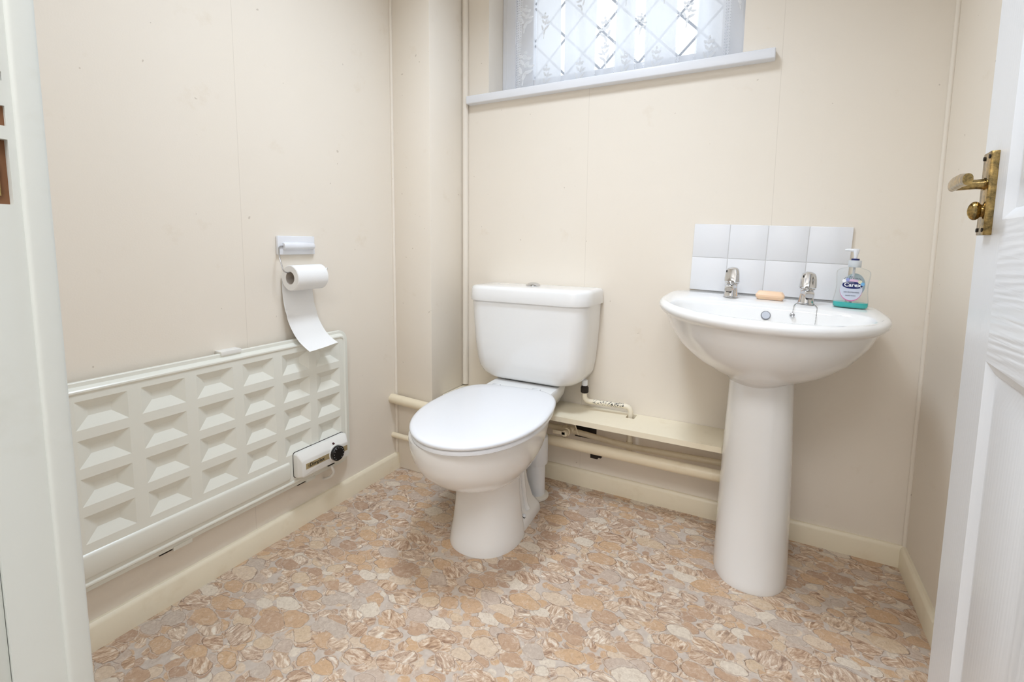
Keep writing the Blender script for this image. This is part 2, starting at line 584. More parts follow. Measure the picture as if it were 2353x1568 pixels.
def inset_plate(bm, u0, u1, v0, v1, holes, P, mi=None):
    """flat plate with recesses: holes (a,b,c,d,[(iu0,iu1,iv0,iv1,depth),...]); P(u,v,depth) gives a point"""
    us = sorted({u0, u1, *[h[0] for h in holes], *[h[1] for h in holes]})
    vs_ = sorted({v0, v1, *[h[2] for h in holes], *[h[3] for h in holes]})
    for i in range(len(us) - 1):
        for j in range(len(vs_) - 1):
            cu, cv = (us[i] + us[i + 1]) / 2, (vs_[j] + vs_[j + 1]) / 2
            if any(h[0] < cu < h[1] and h[2] < cv < h[3] for h in holes):
                continue
            f = bm.faces.new([bm.verts.new(P(a, b, 0)) for a, b in ((us[i], vs_[j]), (us[i + 1], vs_[j]), (us[i + 1], vs_[j + 1]), (us[i], vs_[j + 1]))])
            if mi: f.material_index = mi(cu, cv)
    for a, b, c, d, rings in holes:
        prev = [(a, c, 0), (b, c, 0), (b, d, 0), (a, d, 0)]
        for (iu0, iu1, iv0, iv1, dep) in rings:
            cur = [(a + iu0, c + iv0, dep), (b - iu1, c + iv0, dep), (b - iu1, d - iv1, dep), (a + iu0, d - iv1, dep)]
            for k in range(4):
                l = (k + 1) % 4
                bm.faces.new([bm.verts.new(P(*q)) for q in (prev[k], prev[l], cur[l], cur[k])])
            prev = cur
        bm.faces.new([bm.verts.new(P(*q)) for q in prev])
    bmesh.ops.remove_doubles(bm, verts=bm.verts, dist=1e-6)

def text(name, s, size, matrix, material, parent, extrude=0.0002, shear=0.0, offset=0.0, space=1.0):
    c = bpy.data.curves.new(name + '_curve', 'FONT')
    c.body = s
    c.size = size
    c.align_x = 'CENTER'
    c.align_y = 'CENTER'
    c.extrude = extrude
    c.shear = shear
    c.offset = offset
    c.space_character = space
    c.resolution_u = 3
    tmp = bpy.data.objects.new(name + '_tmp', c)
    COL.objects.link(tmp)
    bpy.context.view_layer.update()
    dg = bpy.context.evaluated_depsgraph_get()
    me = bpy.data.meshes.new_from_object(tmp.evaluated_get(dg))
    bpy.data.objects.remove(tmp)
    me.materials.clear()
    me.materials.append(material)
    o = bpy.data.objects.new(name, me)
    COL.objects.link(o)
    o.parent = parent
    o.matrix_local = matrix
    return o

def frame(origin, X, Y):
    X, Y = Vector(X), Vector(Y)
    Z = X.cross(Y)
    M = Matrix((X, Y, Z)).transposed().to_4x4()
    M.translation = Vector(origin)
    return M

# ------------------------------------------------------------------ the room
W, YF, H = 1.706, -1.482, 2.40
WX0, WX1, WZ0, WZ1, WD = 0.297, 1.203, 1.478, 2.08, 0.12     # window opening and depth of the glass
S = lambda o: tag(o, kind='structure')
S(boxo('floor', (-0.1, W + 0.1, YF - 0.12, 0.25, -0.06, 0.0), M_FLOOR))
S(boxo('ceiling', (-0.1, W + 0.1, YF - 0.12, 0.25, H, H + 0.08), M_CEIL))
S(boxo('wall_left', (-0.1, 0.0, YF - 0.12, 0.25, 0, H), M_WL))
S(boxo('wall_right', (W, W + 0.1, YF - 0.12, 0.25, 0, H), M_WR))
bm = bmesh.new()
box(bm, 0.0, W, 0, 0.25, 0, WZ0)
box(bm, 0.0, W, 0, 0.25, WZ1, H)
box(bm, 0.0, WX0, 0, 0.25, WZ0, WZ1)
box(bm, WX1, W, 0, 0.25, WZ0, WZ1)
S(finish('wall_back', bm, M_WB, smooth=0))
XL, XR = 0.681, 1.545          # faces of the door frame
bm = bmesh.new()
box(bm, 0.0, XL - 0.03, YF - 0.115, YF, 0, H)
box(bm, XR + 0.03, W, YF - 0.115, YF, 0, H)
box(bm, XL - 0.03, XR + 0.03, YF - 0.115, YF, 2.06, H)
S(finish('wall_front', bm, M_WR, smooth=0))
# hall behind the camera
S(boxo('floor_hall', (-0.1, 2.4, -3.1, YF - 0.12, -0.06, 0.0), M_CARPET))
S(boxo('wall_hall', (-0.1, 2.4, -3.2, -3.1, 0, H), M_HALL))
S(boxo('ceiling_hall', (-0.1, 2.4, -3.1, YF - 0.12, H, H + 0.08), M_CEIL))
S(boxo('wall_hall_left', (-0.2, -0.1, -3.1, YF - 0.12, 0, H), M_HALL))
S(boxo('wall_hall_right', (2.4, 2.5, -3.1, YF - 0.12, 0, H), M_HALL))
# boxed-in corner
BX, BY = 0.182, -0.2287
S(boxo('wall_boxing', (0.0, BX, BY, 0.0, 0, H), M_WR, bev=0.003))
# skirting with a rounded top edge
def skirting(name, a, b, t, h, material=M_SKIRT):
    """a,b wall-line points; t thickness towards the room (vector), h height"""
    a, b, t = Vector(a), Vector(b), Vector(t)
    prof = [(0, 0), (1, 0), (1, h - 0.010), (0.8, h - 0.004), (0.5, h), (0, h)]
    bm = bmesh.new()
    loft(bm, [[a + t * q + Vector((0, 0, z)) for q, z in prof], [b + t * q + Vector((0, 0, z)) for q, z in prof]])
    return S(finish(name, bm, material, smooth=30))
skirting('baseboard_left', (0, YF, 0), (0, BY, 0), (0.015, 0, 0), 0.066)
skirting('baseboard_back', (BX, 0, 0), (W, 0, 0), (0, -0.015, 0), 0.064)
skirting('baseboard_right', (W, 0, 0), (W, YF, 0), (-0.015, 0, 0), 0.064)
# corner beads
def bead(name, x, y, r, z0, z1, material=M_WR):
    bm = bmesh.new()
    lathe(bm, [(r, z0), (r, z1)], (x, y, 0), 16)
    return S(finish(name, bm, material))
bead('trim_1', BX + 0.011, -0.010, 0.0125, 0.325, H)
bead('trim_2', 0.003, BY - 0.002, 0.006, 0.066, H)
bead('trim_3', W - 0.003, -0.003, 0.006, 0.064, H)

# ------------------------------------------------------------------ window
win = S(empty('window_1', (0, 0, 0)))
win['label'] = 'white framed window with diamond leading above the toilet'
def bar(name, parent, x0, x1, z0, z1, y0=WD - 0.01, y1=WD + 0.05, bev=0.004):
    return boxo(name, (x0, x1, y0, y1, z0, z1), M_UPVC, parent, bev)
FRW = 0.06
bar('frame', win, WX0, WX0 + FRW, WZ0, WZ1)
bar('frame', win, WX1 - FRW, WX1, WZ0, WZ1)
bar('frame', win, WX0 + FRW, WX1 - FRW, WZ0, 1.535)
bar('frame', win, WX0 + FRW, WX1 - FRW, WZ1 - FRW, WZ1)
GX0, GX1, GZ0, GZ1 = 0.432, 1.128, 1.580, 2.0
sash = empty('sash', parent=win)
for d in ((WX0 + FRW, GX0, 1.535, WZ1 - FRW), (GX1, WX1 - FRW, 1.535, WZ1 - FRW), (GX0, GX1, 1.535, GZ0), (GX0, GX1, GZ1, WZ1 - FRW)):
    bar('sash_bar', sash, *d, y0=WD + 0.0, y1=WD + 0.045)
boxo('pane', (GX0, GX1, WD + 0.018, WD + 0.024, GZ0, GZ1), M_GLASS, win, smooth=0)
# lead strips: squares on edge, 0.141 m from corner to corner
def clip_line(p, d):
    t0, t1 = -9, 9
    for o_, dd, lo, hi in ((p[0], d[0], GX0, GX1), (p[1], d[1], GZ0, GZ1)):
        a, b = (lo - o_) / dd, (hi - o_) / dd
        t0, t1 = max(t0, min(a, b)), min(t1, max(a, b))
    return t0, t1
for sgn in (1, -1):
    for k in range(-9, 10):
        p = (0.707 + 0.141 * k, 1.582)
        d = (1, sgn)
        t0, t1 = clip_line(p, d)
        if t1 - t0 < 0.03:
            continue
        a = Vector((p[0] + t0, WD + 0.016, p[1] + sgn * t0)); b = Vector((p[0] + t1, WD + 0.016, p[1] + sgn * t1))
        nrm = Vector((-sgn, 0, 1)).normalized() * 0.0042
        bm = bmesh.new()
        th = Vector((0, -0.0015, 0))
        loft(bm, [[q + nrm, q + nrm * 0.4 + th, q - nrm * 0.4 + th, q - nrm] for q in (a, b)])
        finish('lead_strip', bm, M_LEAD, win, smooth=0)
sill = boxo('window_sill', (BX + 0.026, 1.2925, -0.030, WD + 0.01, 1.475, 1.506), M_UPVC, win, bev=0.004, seg=3)

# net curtain
cur = empty('net_curtain', (0.75, 0.06, 1.508))
tag(cur, 'white lace net curtain hanging across the window', 'curtain')
bm = bmesh.new()
NU, NV = 330, 26
CX0, CX1, CZ0, CZ1 = 0.335, 1.196, 1.508, 2.03
def cur_y(u, v):
    k = 1 - 0.25 * v / 0.5
    return 0.066 + 0.012 * k * math.sin((u - 0.45) * 2 * math.pi / 0.152 + 0.6 * math.sin(v * 6)) + 0.004 * math.sin(u * 71 + v * 5)
uvl = bm.loops.layers.uv.new('UVMap')
grid = [[bm.verts.new((CX0 + (CX1 - CX0) * i / NU - (0.03 * (j / NV) if i > 0 else 0.0) * -0 - 0.75 + 0.010 * math.sin(i * 0.05) * (j / NV) , cur_y(CX0 + (CX1 - CX0) * i / NU, (CZ1 - CZ0) * j / NV) - 0.06, (CZ1 - CZ0) * j / NV)) for j in range(NV + 1)] for i in range(NU + 1)]
for i in range(NU):
    for j in range(NV):
        f = bm.faces.new((grid[i][j], grid[i + 1][j], grid[i + 1][j + 1], grid[i][j + 1]))
        for lp, (a, b) in zip(f.loops, ((i, j), (i + 1, j), (i + 1, j + 1), (i, j + 1))):
            lp[uvl].uv = (CX0 + (CX1 - CX0) * a / NU, (CZ1 - CZ0) * b / NV)
finish('net_panel', bm, M_NET, cur, smooth=80)
# embroidered sprigs, joined
bm = bmesh.new()
def leaf(u, v, L, wd, ang):
    ring = []
    for k in range(10):
        a = 2 * math.pi * k / 10
        lx, ly = L * 0.5 * math.cos(a), wd * 0.5 * math.sin(a) * (1 - 0.35 * math.cos(a))
        x = u + lx * math.cos(ang) - ly * math.sin(ang)
        z = v + lx * math.sin(ang) + ly * math.cos(ang)
        ring.append(Vector((x - 0.75, cur_y(x, z) - 0.06 - 0.0015, z)))
    top = [bm.verts.new(p) for p in ring]
    bot = [bm.verts.new(p + Vector((0, 0.0008, 0))) for p in ring]
    bm.faces.new(top); bm.faces.new(bot[::-1])
    for k in range(10):
        bm.faces.new((top[k], top[(k + 1) % 10], bot[(k + 1) % 10], bot[k]))
def sprig(u, v, s=1.0, flip=1):
    for (du, dv, L, wd, a) in ((0, 0, .030, .009, 70), (.012, .012, .026, .009, 35), (-.012, .016, .026, .009, 110), (.006, .034, .024, .010, 60), (-.008, .040, .022, .009, 125),
                               (.018, .030, .020, .008, 15), (0, .056, .016, .013, 90), (.012, .054, .014, .010, 40), (-.012, .058, .013, .010, 140), (.002, .070, .010, .008, 90), (-.004, -.022, .020, .004, 80)):
        leaf(u + flip * du * s, v + dv * s, L * s, wd * s, R(a if flip > 0 else 180 - a))
for u, v, s, fl in ((0.425, 0.070, 1.25, 1), (0.515, 0.030, 0.95, 1), (0.645, 0.030, 1.05, 1), (0.745, 0.155, 1.0, -1), (0.815, 0.030, 0.95, 1), (0.925, 0.028, 0.95, 1), (1.028, 0.160, 0.9, 1), (1.095, 0.030, 1.0, 1),
                    (1.180, 0.190, 1.0, -1), (0.505, 0.225, 0.9, 1), (0.650, 0.28, 0.9, -1), (0.745, 0.075, 0.9, -1), (0.95, 0.26, .9, 1), (0.425, 0.26, 1.0, 1), (0.873, 0.16, .7, 1), (1.10, 0.26, .9, -1), (0.82, 0.28, .9, 1)):
    sprig(u, v, s, fl)
tag(finish('embroidery', bm, M_THREAD, cur, smooth=0), kind='stuff')
bm = bmesh.new()
tube(bm, [(WX0 - 0.75, 0.006, 0.515), (WX1 - 0.75, 0.006, 0.515)], 0.003, 8)
finish('curtain_wire', bm, M_PUMP, cur)

# ------------------------------------------------------------------ door frame and door
def jamb():
    bm = bmesh.new()
    x0, x1 = XL - 0.030, XL
    ya, yb = YF - 0.058, YF - 0.018
    h1, h2, h3, h4 = 0.957, 1.016, 1.028, 1.046
    my = YF - 0.0255
    box(bm, x0, x1, ya, yb, 0, h1)
    box(bm, x0, x1, ya, my, h2, h3)
    box(bm, x0, x1, ya, my, h4, 1.068)
    box(bm, x0, x1, ya, yb, 1.076, 2.06)
    box(bm, x0, x1, my, yb, h1, 1.076)
    box(bm, x0, x1 - 0.012, ya, my, h1, 1.076)
    o = S(finish('trim_4', bm, M_JAMB, smooth=0))
    boxo('stop_strip', (x0, x1 + 0.004, YF - 0.020, YF + 0.001, 0, 2.06), M_JAMB, o, bev=0.0035, seg=3)
    boxo('outer_lining', (x0, x1 - 0.005, YF - 0.13, ya, 0, 2.06), M_JAMB, o, bev=0.002)
    boxo('bare_wood_and_shade', (x1 - 0.012, x1 - 0.004, ya + 0.002, my, h3, h4), M_WOOD, o)
    boxo('bare_wood_and_shade', (x1 - 0.012, x1 - 0.0115 + 0.003, ya + 0.002, my, h1, h2), M_WOOD, o)
    boxo('keep_plate', (x1 - 0.009, x1 - 0.006, ya + 0.004, my - 0.006, h1 + 0.008, h2 - 0.020), M_BRASS, o)
    boxo('keep_plate', (x1 - 0.009, x1 - 0.005, ya + 0.004, my - 0.009, h2 - 0.014, h2 - 0.004), M_STEEL, o)
    boxo('bare_wood_and_shade', (x1 - 0.012, x1 - 0.006, ya + 0.002, my, 1.068, 1.076), M_DARK, o)  # dark block paints the shade in the small upper hole
jamb()
S(boxo('trim_5', (XR + 0.002, XR + 0.032, YF - 0.13, YF, 0, 2.06), M_JAMB, bev=0.003))
S(boxo('trim_6', (XL, XR + 0.002, YF - 0.13, YF - 0.04, 2.02, 2.06), M_JAMB, bev=0.003))

TH = R(4.8)
DW, DH, DT = 0.850, 2.00, 0.035
ddir = Vector((math.sin(TH), math.cos(TH), 0))
hinge = Vector((1.605, -0.68, 0)) + ddir * (0.066 - DW)
door = S(empty('door_1', (hinge.x, hinge.y, 0.008), (0, 0, -TH)))
door['label'] = 'white moulded panel door standing open by the right wall'
def pan(a, b, c, d):
    return (a, b, c, d, [(.010, .010, .010, .010, -.005), (.016, .016, .016, .016, -.009), (.022, .022, .022, .022, -.009), (.050, .050, .050, .050, -.002)])
p1, p2, p3, p4 = 0.128, 0.375, 0.475, 0.722
holes = [pan(a, b, c, d) for a, b in ((p1, p2), (p3, p4)) for c, d in ((0.19, 0.75), (0.958, 1.55), (1.64, 1.90))]
bm = bmesh.new()
inset_plate(bm, 0, DW, 0, DH, holes, lambda u, v, dep: Vector((-dep, u, v)), mi=lambda u, v: 1 if p1 < u < p4 and not (p2 < u < p3) else 0)
vv = [(0, 0), (DW, 0), (DW, DH), (0, DH)]
for k in range(4):
    a, b = vv[k], vv[(k + 1) % 4]
    bm.faces.new([bm.verts.new(q) for q in ((0, a[0], a[1]), (0, b[0], b[1]), (DT, b[0], b[1]), (DT, a[0], a[1]))])
bm.faces.new([bm.verts.new((DT, a, b)) for a, b in vv])
bmesh.ops.remove_doubles(bm, verts=bm.verts, dist=1e-6)
finish('door_leaf', bm, [M_DOORV, M_DOORH], door, smooth=20)
# lever handle on a raised plate
ps = DW - 0.066          # s = 0 on the door
hz0, hz1 = 0.937, 1.064
plate = boxo('handle_plate', (-0.010, 0.001, ps - 0.018, ps + 0.022, hz0, hz1), M_BRASS, door, bev=0.0015)
pc = ps + 0.002
for dy in (-0.015, 0.015):
    for z in (hz0 + 0.008, hz1 - 0.008):
        bm = bmesh.new()
        lathe(bm, [(0.0032, -0.0112), (0.0032, -0.009)], (0, pc + dy, z), 12, axis='x')
        finish('screw', bm, M_DARK, plate)
lz = 1.016
bm = bmesh.new()
lathe(bm, [(0.0095, -0.012), (0.0095, -0.009)], (0, pc, lz), 20, axis='x')
tube(bm, [(-0.009, pc, lz), (-0.020, pc, lz), (-0.044, pc, lz)], [0.0085, 0.0075, 0.0085], 16)
pts = [(-0.046, pc + 0.006, lz + 0.000), (-0.047, pc - 0.015, lz + 0.001), (-0.046, pc - 0.05, lz + 0.002), (-0.045, pc - 0.085, lz + 0.0)]
hw = [0.0095, 0.0105, 0.010, 0.0085]
rings = []
for (x, y, z), hh in zip(pts, hw):
    rings.append([(x + 0.006 * math.cos(2 * math.pi * k / 16), y, z + hh * spow(math.sin(2 * math.pi * k / 16), 0.8)) for k in range(16)])
loft(bm, rings)
finish('lever', bm, M_BRASS, plate)
bm = bmesh.new()
lathe(bm, [(0.010, -0.012), (0.010, -0.009)], (0, pc, 0.975), 20, axis='x')
bmesh.ops.create_uvsphere(bm, u_segments=20, v_segments=12, radius=1, matrix=Matrix.Translation((-0.018, pc, 0.975)) @ Matrix.Diagonal((0.009, 0.0055, 0.0145, 1)))
finish('thumb_turn', bm, M_BRASS, plate)

# ------------------------------------------------------------------ tiled splashback (slightly out of level, like the basin)
TILT = R(1.9)
T = 0.108
sp_ = empty('splashback', (1.0885, -0.001, 0.9952), (0, TILT, 0))
tag(sp_, 'white glazed tile splashback two rows high behind the wash basin', 'splashback')
boxo('grout', (0.001, 4 * T - 0.001, -0.0060, 0.001, -2 * T + 0.0, -0.001), M_GROUT, sp_, smooth=0)
bm = bmesh.new()
box(bm, 0.0008, T - 0.0008, -0.0075, -0.001, -T + 0.0008, -0.0008, bev=0.0015)
t0 = finish('tile', bm, M_TILE, sp_)
for i in range(4):
    for j in range(2):
        if i or j:
            c = t0.copy()
            COL.objects.link(c)
            c.location = (i * T, 0, -j * T)

# ------------------------------------------------------------------ wash basin on its pedestal
bas = empty('wash_basin', (1.307, 0, 0))
tag(bas, 'white porcelain wash basin with chrome taps on a tall pedestal', 'wash basin')
N = 96
def oring(z, wd, ef, eb, nf=2.1, nb=5.0, yc=-0.2, slope=0.0):
    return [(x, min(y, -0.0005), z + slope * (0.0155 + 0.031 * y)) for x, y in egg(wd, yc, ef, eb, nf, nb, N)]
B0 = -0.77
rings = []
for z, wd, ef, eb, nf, nb, yc, sl in (
    (0.545, 0.070, 0.085, 0.06, 2, 3, -0.20, 0),
    (0.568, 0.090, 0.110, 0.08, 2, 3, -0.20, 0),
    (0.585, 0.130, 0.150, 0.12, 2, 3, -0.20, 0),
    (0.610, 0.172, 0.198, 0.16, 2, 3.2, -0.20, 0),
    (0.645, 0.212, 0.238, 0.185, 2.02, 4, -0.20, 0.2),
    (0.690, 0.244, 0.268, 0.196, 2.05, 4.5, -0.20, 0.6),
    (0.722, 0.258, 0.282, 0.2, 2.1, 5, -0.20, 1),
    (0.727, 0.262, 0.286, 0.2, 2.1, 5, -0.20, 1),
    (0.731, 0.270, 0.297, 0.2, 2.1, 5, -0.20, 1),
    (0.738, 0.2755, 0.303, 0.2, 2.1, 5, -0.20, 1),
    (0.746, 0.277, 0.305, 0.2, 2.1, 5, -0.20, 1),
    (0.753, 0.2745, 0.302, 0.2, 2.1, 5, -0.20, 1),
    (0.757, 0.269, 0.296, 0.198, 2.1, 5, -0.20, 1),
    (0.7585, 0.262, 0.288, 0.193, 2.1, 5, -0.20, 1)):
    rings.append(oring(z + B0, wd, ef, eb, nf, nb, yc, sl))
for z, wd, ef, eb, nf, nb, yc in (
    (0.7575, 0.236, 0.160, 0.108, 2.2, 3.2, -0.310),
    (0.7545, 0.230, 0.154, 0.102, 2.2, 3.2, -0.310),
    (0.745, 0.226, 0.149, 0.098, 2.2, 3.2, -0.310),
    (0.700, 0.205, 0.135, 0.090, 2.2, 3.0, -0.305),
    (0.650, 0.150, 0.100, 0.070, 2, 2.4, -0.295),
    (0.625, 0.080, 0.060, 0.045, 2, 2, -0.290),
    (0.618, 0.022, 0.022, 0.022, 2, 2, -0.285)):
    rings.append(oring(z + B0, wd, ef, eb, nf, nb, yc, 1))
bm = bmesh.new()
loft(bm, rings)
finish('basin', bm, M_PORC, bas, smooth=60, loc=(0, 0, 0.7675), rot=(0, TILT, 0))
BT = Matrix.Translation((0, 0, 0.7675)) @ Matrix.Rotation(TILT, 4, 'Y')   # basin frame below the thing
def deck(y):
    return 0.7585 - 0.77 + 0.0155 + 0.031 * y
# pedestal
bm = bmesh.new()
rings = []
for z, wd, f, b_, in ((0.0, 0.0955, 0.340, 0.12), (0.006, 0.0965, 0.341, 0.12), (0.02, 0.0955, 0.338, 0.12), (0.12, 0.0935, 0.330, 0.12), (0.25, 0.0905, 0.318, 0.12), (0.38, 0.0865, 0.306, 0.12),
                     (0.50, 0.0815, 0.297, 0.12), (0.555, 0.0795, 0.293, 0.12), (0.595, 0.079, 0.291, 0.12)):
    yc = -0.21
    rings.append([(x, y, z) for x, y in egg(wd, yc, f + yc, -b_ - yc, 2.25, 6, 64, 0.002)])
loft(bm, rings)
finish('pedestal', bm, M_PORC, bas, smooth=60)
# overflow
bm = bmesh.new()
ovc = Vector((0.004, -0.2125, 0.738 - 0.77))
Mo = Matrix.Translation(ovc) @ Matrix.Rotation(R(90 - 16), 4, 'X')
r = bmesh.ops.create_cone(bm, cap_ends=True, segments=24, radius1=0.0128, radius2=0.0118, depth=0.0065, matrix=Mo)
ov = finish('overflow_ring', bm, mat('dull_grey_metal', (118, 120, 126), 0.35, metal=0.6), bas)
ov.matrix_local = BT
bm = bmesh.new()
bmesh.ops.create_cone(bm, cap_ends=True, segments=24, radius1=0.0098, radius2=0.0098, depth=0.0072, matrix=Mo)
ovh = finish('overflow_face', bm, mat('overflow_grey', (196, 200, 208), 0.5), ov)

# taps
def tap(x, y, rz):
    z0 = deck(y)
    body = bmesh.new()
    lathe(body, [(0.0215, 0.0), (0.0215, 0.003), (0.0195, 0.005), (0.0175, 0.018), (0.0160, 0.034), (0.0165, 0.044), (0.0195, 0.047), (0.0195, 0.050)], (0, 0, 0), 32)
    # spout: a short stubby beak leaning forward
    rings = []
    for t_, yy, zz, hw_, hh_ in ((0, 0.0, 0.034, 0.0150, 0.012), (1, -0.014, 0.036, 0.0150, 0.0115), (2, -0.026, 0.035, 0.0140, 0.0105), (3, -0.036, 0.032, 0.0125, 0.0095), (4, -0.042, 0.029, 0.010, 0.007)):
        rings.append([(hw_ * spow(math.cos(2 * math.pi * k / 24), 0.8), yy, zz + hh_ * spow(math.sin(2 * math.pi * k / 24), 0.8)) for k in range(24)])
    loft(body, rings)
    tb_ = finish('tap', body, M_CHROME, bas)
    tb_.matrix_local = BT @ Matrix.Translation((x, y, z0)) @ Matrix.Rotation(rz, 4, 'Z') @ Matrix.Diagonal((1, 1, 0.89, 1))
    head = bmesh.new()
    rings = []
    for z, r_ in ((0.050, 0.0195), (0.053, 0.0215), (0.060, 0.0218), (0.078, 0.0205), (0.088, 0.0190), (0.095, 0.0160), (0.0995, 0.0110), (0.1015, 0.0045)):
        ring = []
        for k in range(48):
            a = 2 * math.pi * k / 48
            # three thumb flats, hollowed below the dome
            m_ = 0.0
            for c in (-90, 30, 150):
                da = abs((math.degrees(a) - c + 180) % 360 - 180)
                if da < 40 and 0.055 < z < 0.092:
                    m_ = max(m_, (1 - (da / 40) ** 4) * 0.20)
            rr = r_ * (1 - m_)
            ring.append((rr * math.cos(a), rr * math.sin(a), z))
        rings.append(ring)
    loft(head, rings)
    finish('tap_head', head, M_CHROME, tb_, smooth=28)
    o_ = bmesh.new()
    box(o_, -0.0158, -0.0138, -0.0150, -0.0125, 0.083, 0.090)
    finish('colour_mark', o_, M_BLACK, tb_, smooth=0)
    sp2 = bmesh.new()
    lathe(sp2, [(0.0075, 0.0195), (0.0075, 0.024)], (0, -0.033, 0), 20)
    finish('spout_outlet', sp2, M_BLACK, tb_)
    return tb_
tap(1.214 - 1.307, -0.115, R(-8))
tap(1.407 - 1.307, -0.125, R(6))
# bead chain with its stopper ring
bm = bmesh.new()
tx, ty = 0.100, -0.125
zt_ = deck(ty)
def beads(path, step=0.0042, r=0.0014):
    P = smooth_path(path, 24)
    acc = 0
    for a, b in zip(P, P[1:]):
        acc += (b - a).length
        if acc >= step:
            acc = 0
            bmesh.ops.create_icosphere(bm, subdivisions=1, radius=r, matrix=Matrix.Translation(b))
    tube(bm, P, 0.0004, 5)
beads([(tx - 0.018, ty - 0.014, zt_ + 0.004), (tx - 0.026, ty - 0.040, zt_ + 0.0012), (tx - 0.030, ty - 0.068, zt_ + 0.0006), (tx - 0.032, ty - 0.084, zt_ - 0.002), (tx - 0.034, ty - 0.0925, zt_ - 0.018)])
beads([(tx + 0.016, ty - 0.016, zt_ + 0.004), (tx + 0.020, ty - 0.040, zt_ + 0.0012), (tx + 0.021, ty - 0.068, zt_ + 0.0006), (tx + 0.021, ty - 0.084, zt_ - 0.002), (tx + 0.020, ty - 0.094, zt_ - 0.022), (tx + 0.018, ty - 0.104, zt_ - 0.060)])
ch = finish('plug_chain', bm, M_STEEL, bas)
ch.matrix_local = BT
bm = bmesh.new()
tube(bm, [(tx - 0.034 + 0.0045 * math.cos(a), ty - 0.094, zt_ - 0.024 + 0.0045 * math.sin(a)) for a in [2 * math.pi * k / 18 for k in range(19)]], 0.0018, 8)
bmesh.ops.create_icosphere(bm, subdivisions=2, radius=0.0035, matrix=Matrix.Translation((tx - 0.034, ty - 0.094, zt_ - 0.024)))
finish('chain_ring', bm, M_STEEL, ch)

# ------------------------------------------------------------------ soap and hand wash on the basin
def on_deck(x, y):
    """world position of a point of the basin's deck"""
    return Matrix.Translation((1.307, 0, 0)) @ BT @ Vector((x - 1.307, y, deck(y)))
bm = bmesh.new()
rings = []
for z, s in ((0.0, 0.80), (0.002, 0.86), (0.008, 1.0), (0.013, 1.0), (0.021, 0.80), (0.0235, 0.70)):
    rings.append([(x, y, z) for x, y in rrect(-0.0375 * (0.35 + 0.65 * s), 0.0375 * (0.35 + 0.65 * s), -0.022 * s, 0.022 * s, (0.007,) * 4, 5)])
loft(bm, rings)
p = on_deck(1.318, -0.093)
so = finish('soap_bar', bm, M_SOAP, None, smooth=14, loc=(p.x, p.y, p.z), rot=(0, TILT, R(-3)))
tag(so, 'peach bar of soap lying between the two taps', 'soap')

p = on_deck(1.509, -0.125)
bot = empty('soap_dispenser', (p.x, p.y, p.z + 0.0005), (0, TILT, R(-4)))
bot.scale = (0.93, 0.93, 0.90)
tag(bot, 'clear hand wash bottle with white pump on the basin corner', 'soap dispenser')
def brings(levels, grow=0.0):
    out = []
    for z, wd, dp in levels:
        out.append([(x, y, z) for x, y in egg(wd - grow, 0, dp - grow, dp - grow, 3.2, 3.2, 48)])
    return out
LV = [(0.0, 0.0395, 0.0200), (0.003, 0.0420, 0.0220), (0.010, 0.0430, 0.0230), (0.022, 0.0425, 0.0230), (0.045, 0.0392, 0.0220), (0.065, 0.0380, 0.0215), (0.085, 0.0395, 0.0215), (0.100, 0.0410, 0.0210),
      (0.108, 0.0400, 0.0200), (0.113, 0.0360, 0.0180), (0.117, 0.0270, 0.0160), (0.120, 0.0165, 0.0145), (0.122, 0.0150, 0.0145), (0.126, 0.0150, 0.0148)]
bm = bmesh.new()
loft(bm, brings(LV))
finish('bottle', bm, M_CLEAR, bot, smooth=50)
bm = bmesh.new()
loft(bm, brings([(0.0012, 0.0395, 0.0200), (0.004, 0.0425, 0.0225), (0.010, 0.0430, 0.0230), (0.0165, 0.0430, 0.0230)], 0.0012))
finish('hand_wash', bm, M_LIQ, bot, smooth=50)
bm = bmesh.new()
tube(bm, [(0, 0, 0.003), (0, 0, 0.125)], 0.0032, 10)
finish('dip_tube', bm, M_COLLAR, bot)
bm = bmesh.new()
lathe(bm, [(0.0155, 0.121), (0.0160, 0.123), (0.0160, 0.139), (0.0150, 0.141), (0.0105, 0.1415)], n=32)
finish('collar', bm, M_COLLAR, bot)
bm = bmesh.new()
lathe(bm, [(0.0100, 0.1415), (0.0100, 0.1465)], n=24)
finish('collar_ring', bm, M_NAVY, bot)
bm = bmesh.new()
lathe(bm, [(0.0042, 0.1465), (0.0042, 0.150), (0.0050, 0.158), (0.0078, 0.170), (0.0082, 0.174), (0.0060, 0.1755)], n=24)
rings = []
for x, hh, zz in ((0.004, 0.0052, 0.1705), (-0.010, 0.0045, 0.1710), (-0.022, 0.0035, 0.1715), (-0.027, 0.0028, 0.1705)):
    rings.append([(x, 0.0042 * math.cos(2 * math.pi * k / 12), zz + hh * math.sin(2 * math.pi * k / 12)) for k in range(12)])
loft(bm, rings)
finish('pump_head', bm, M_PUMP, bot)
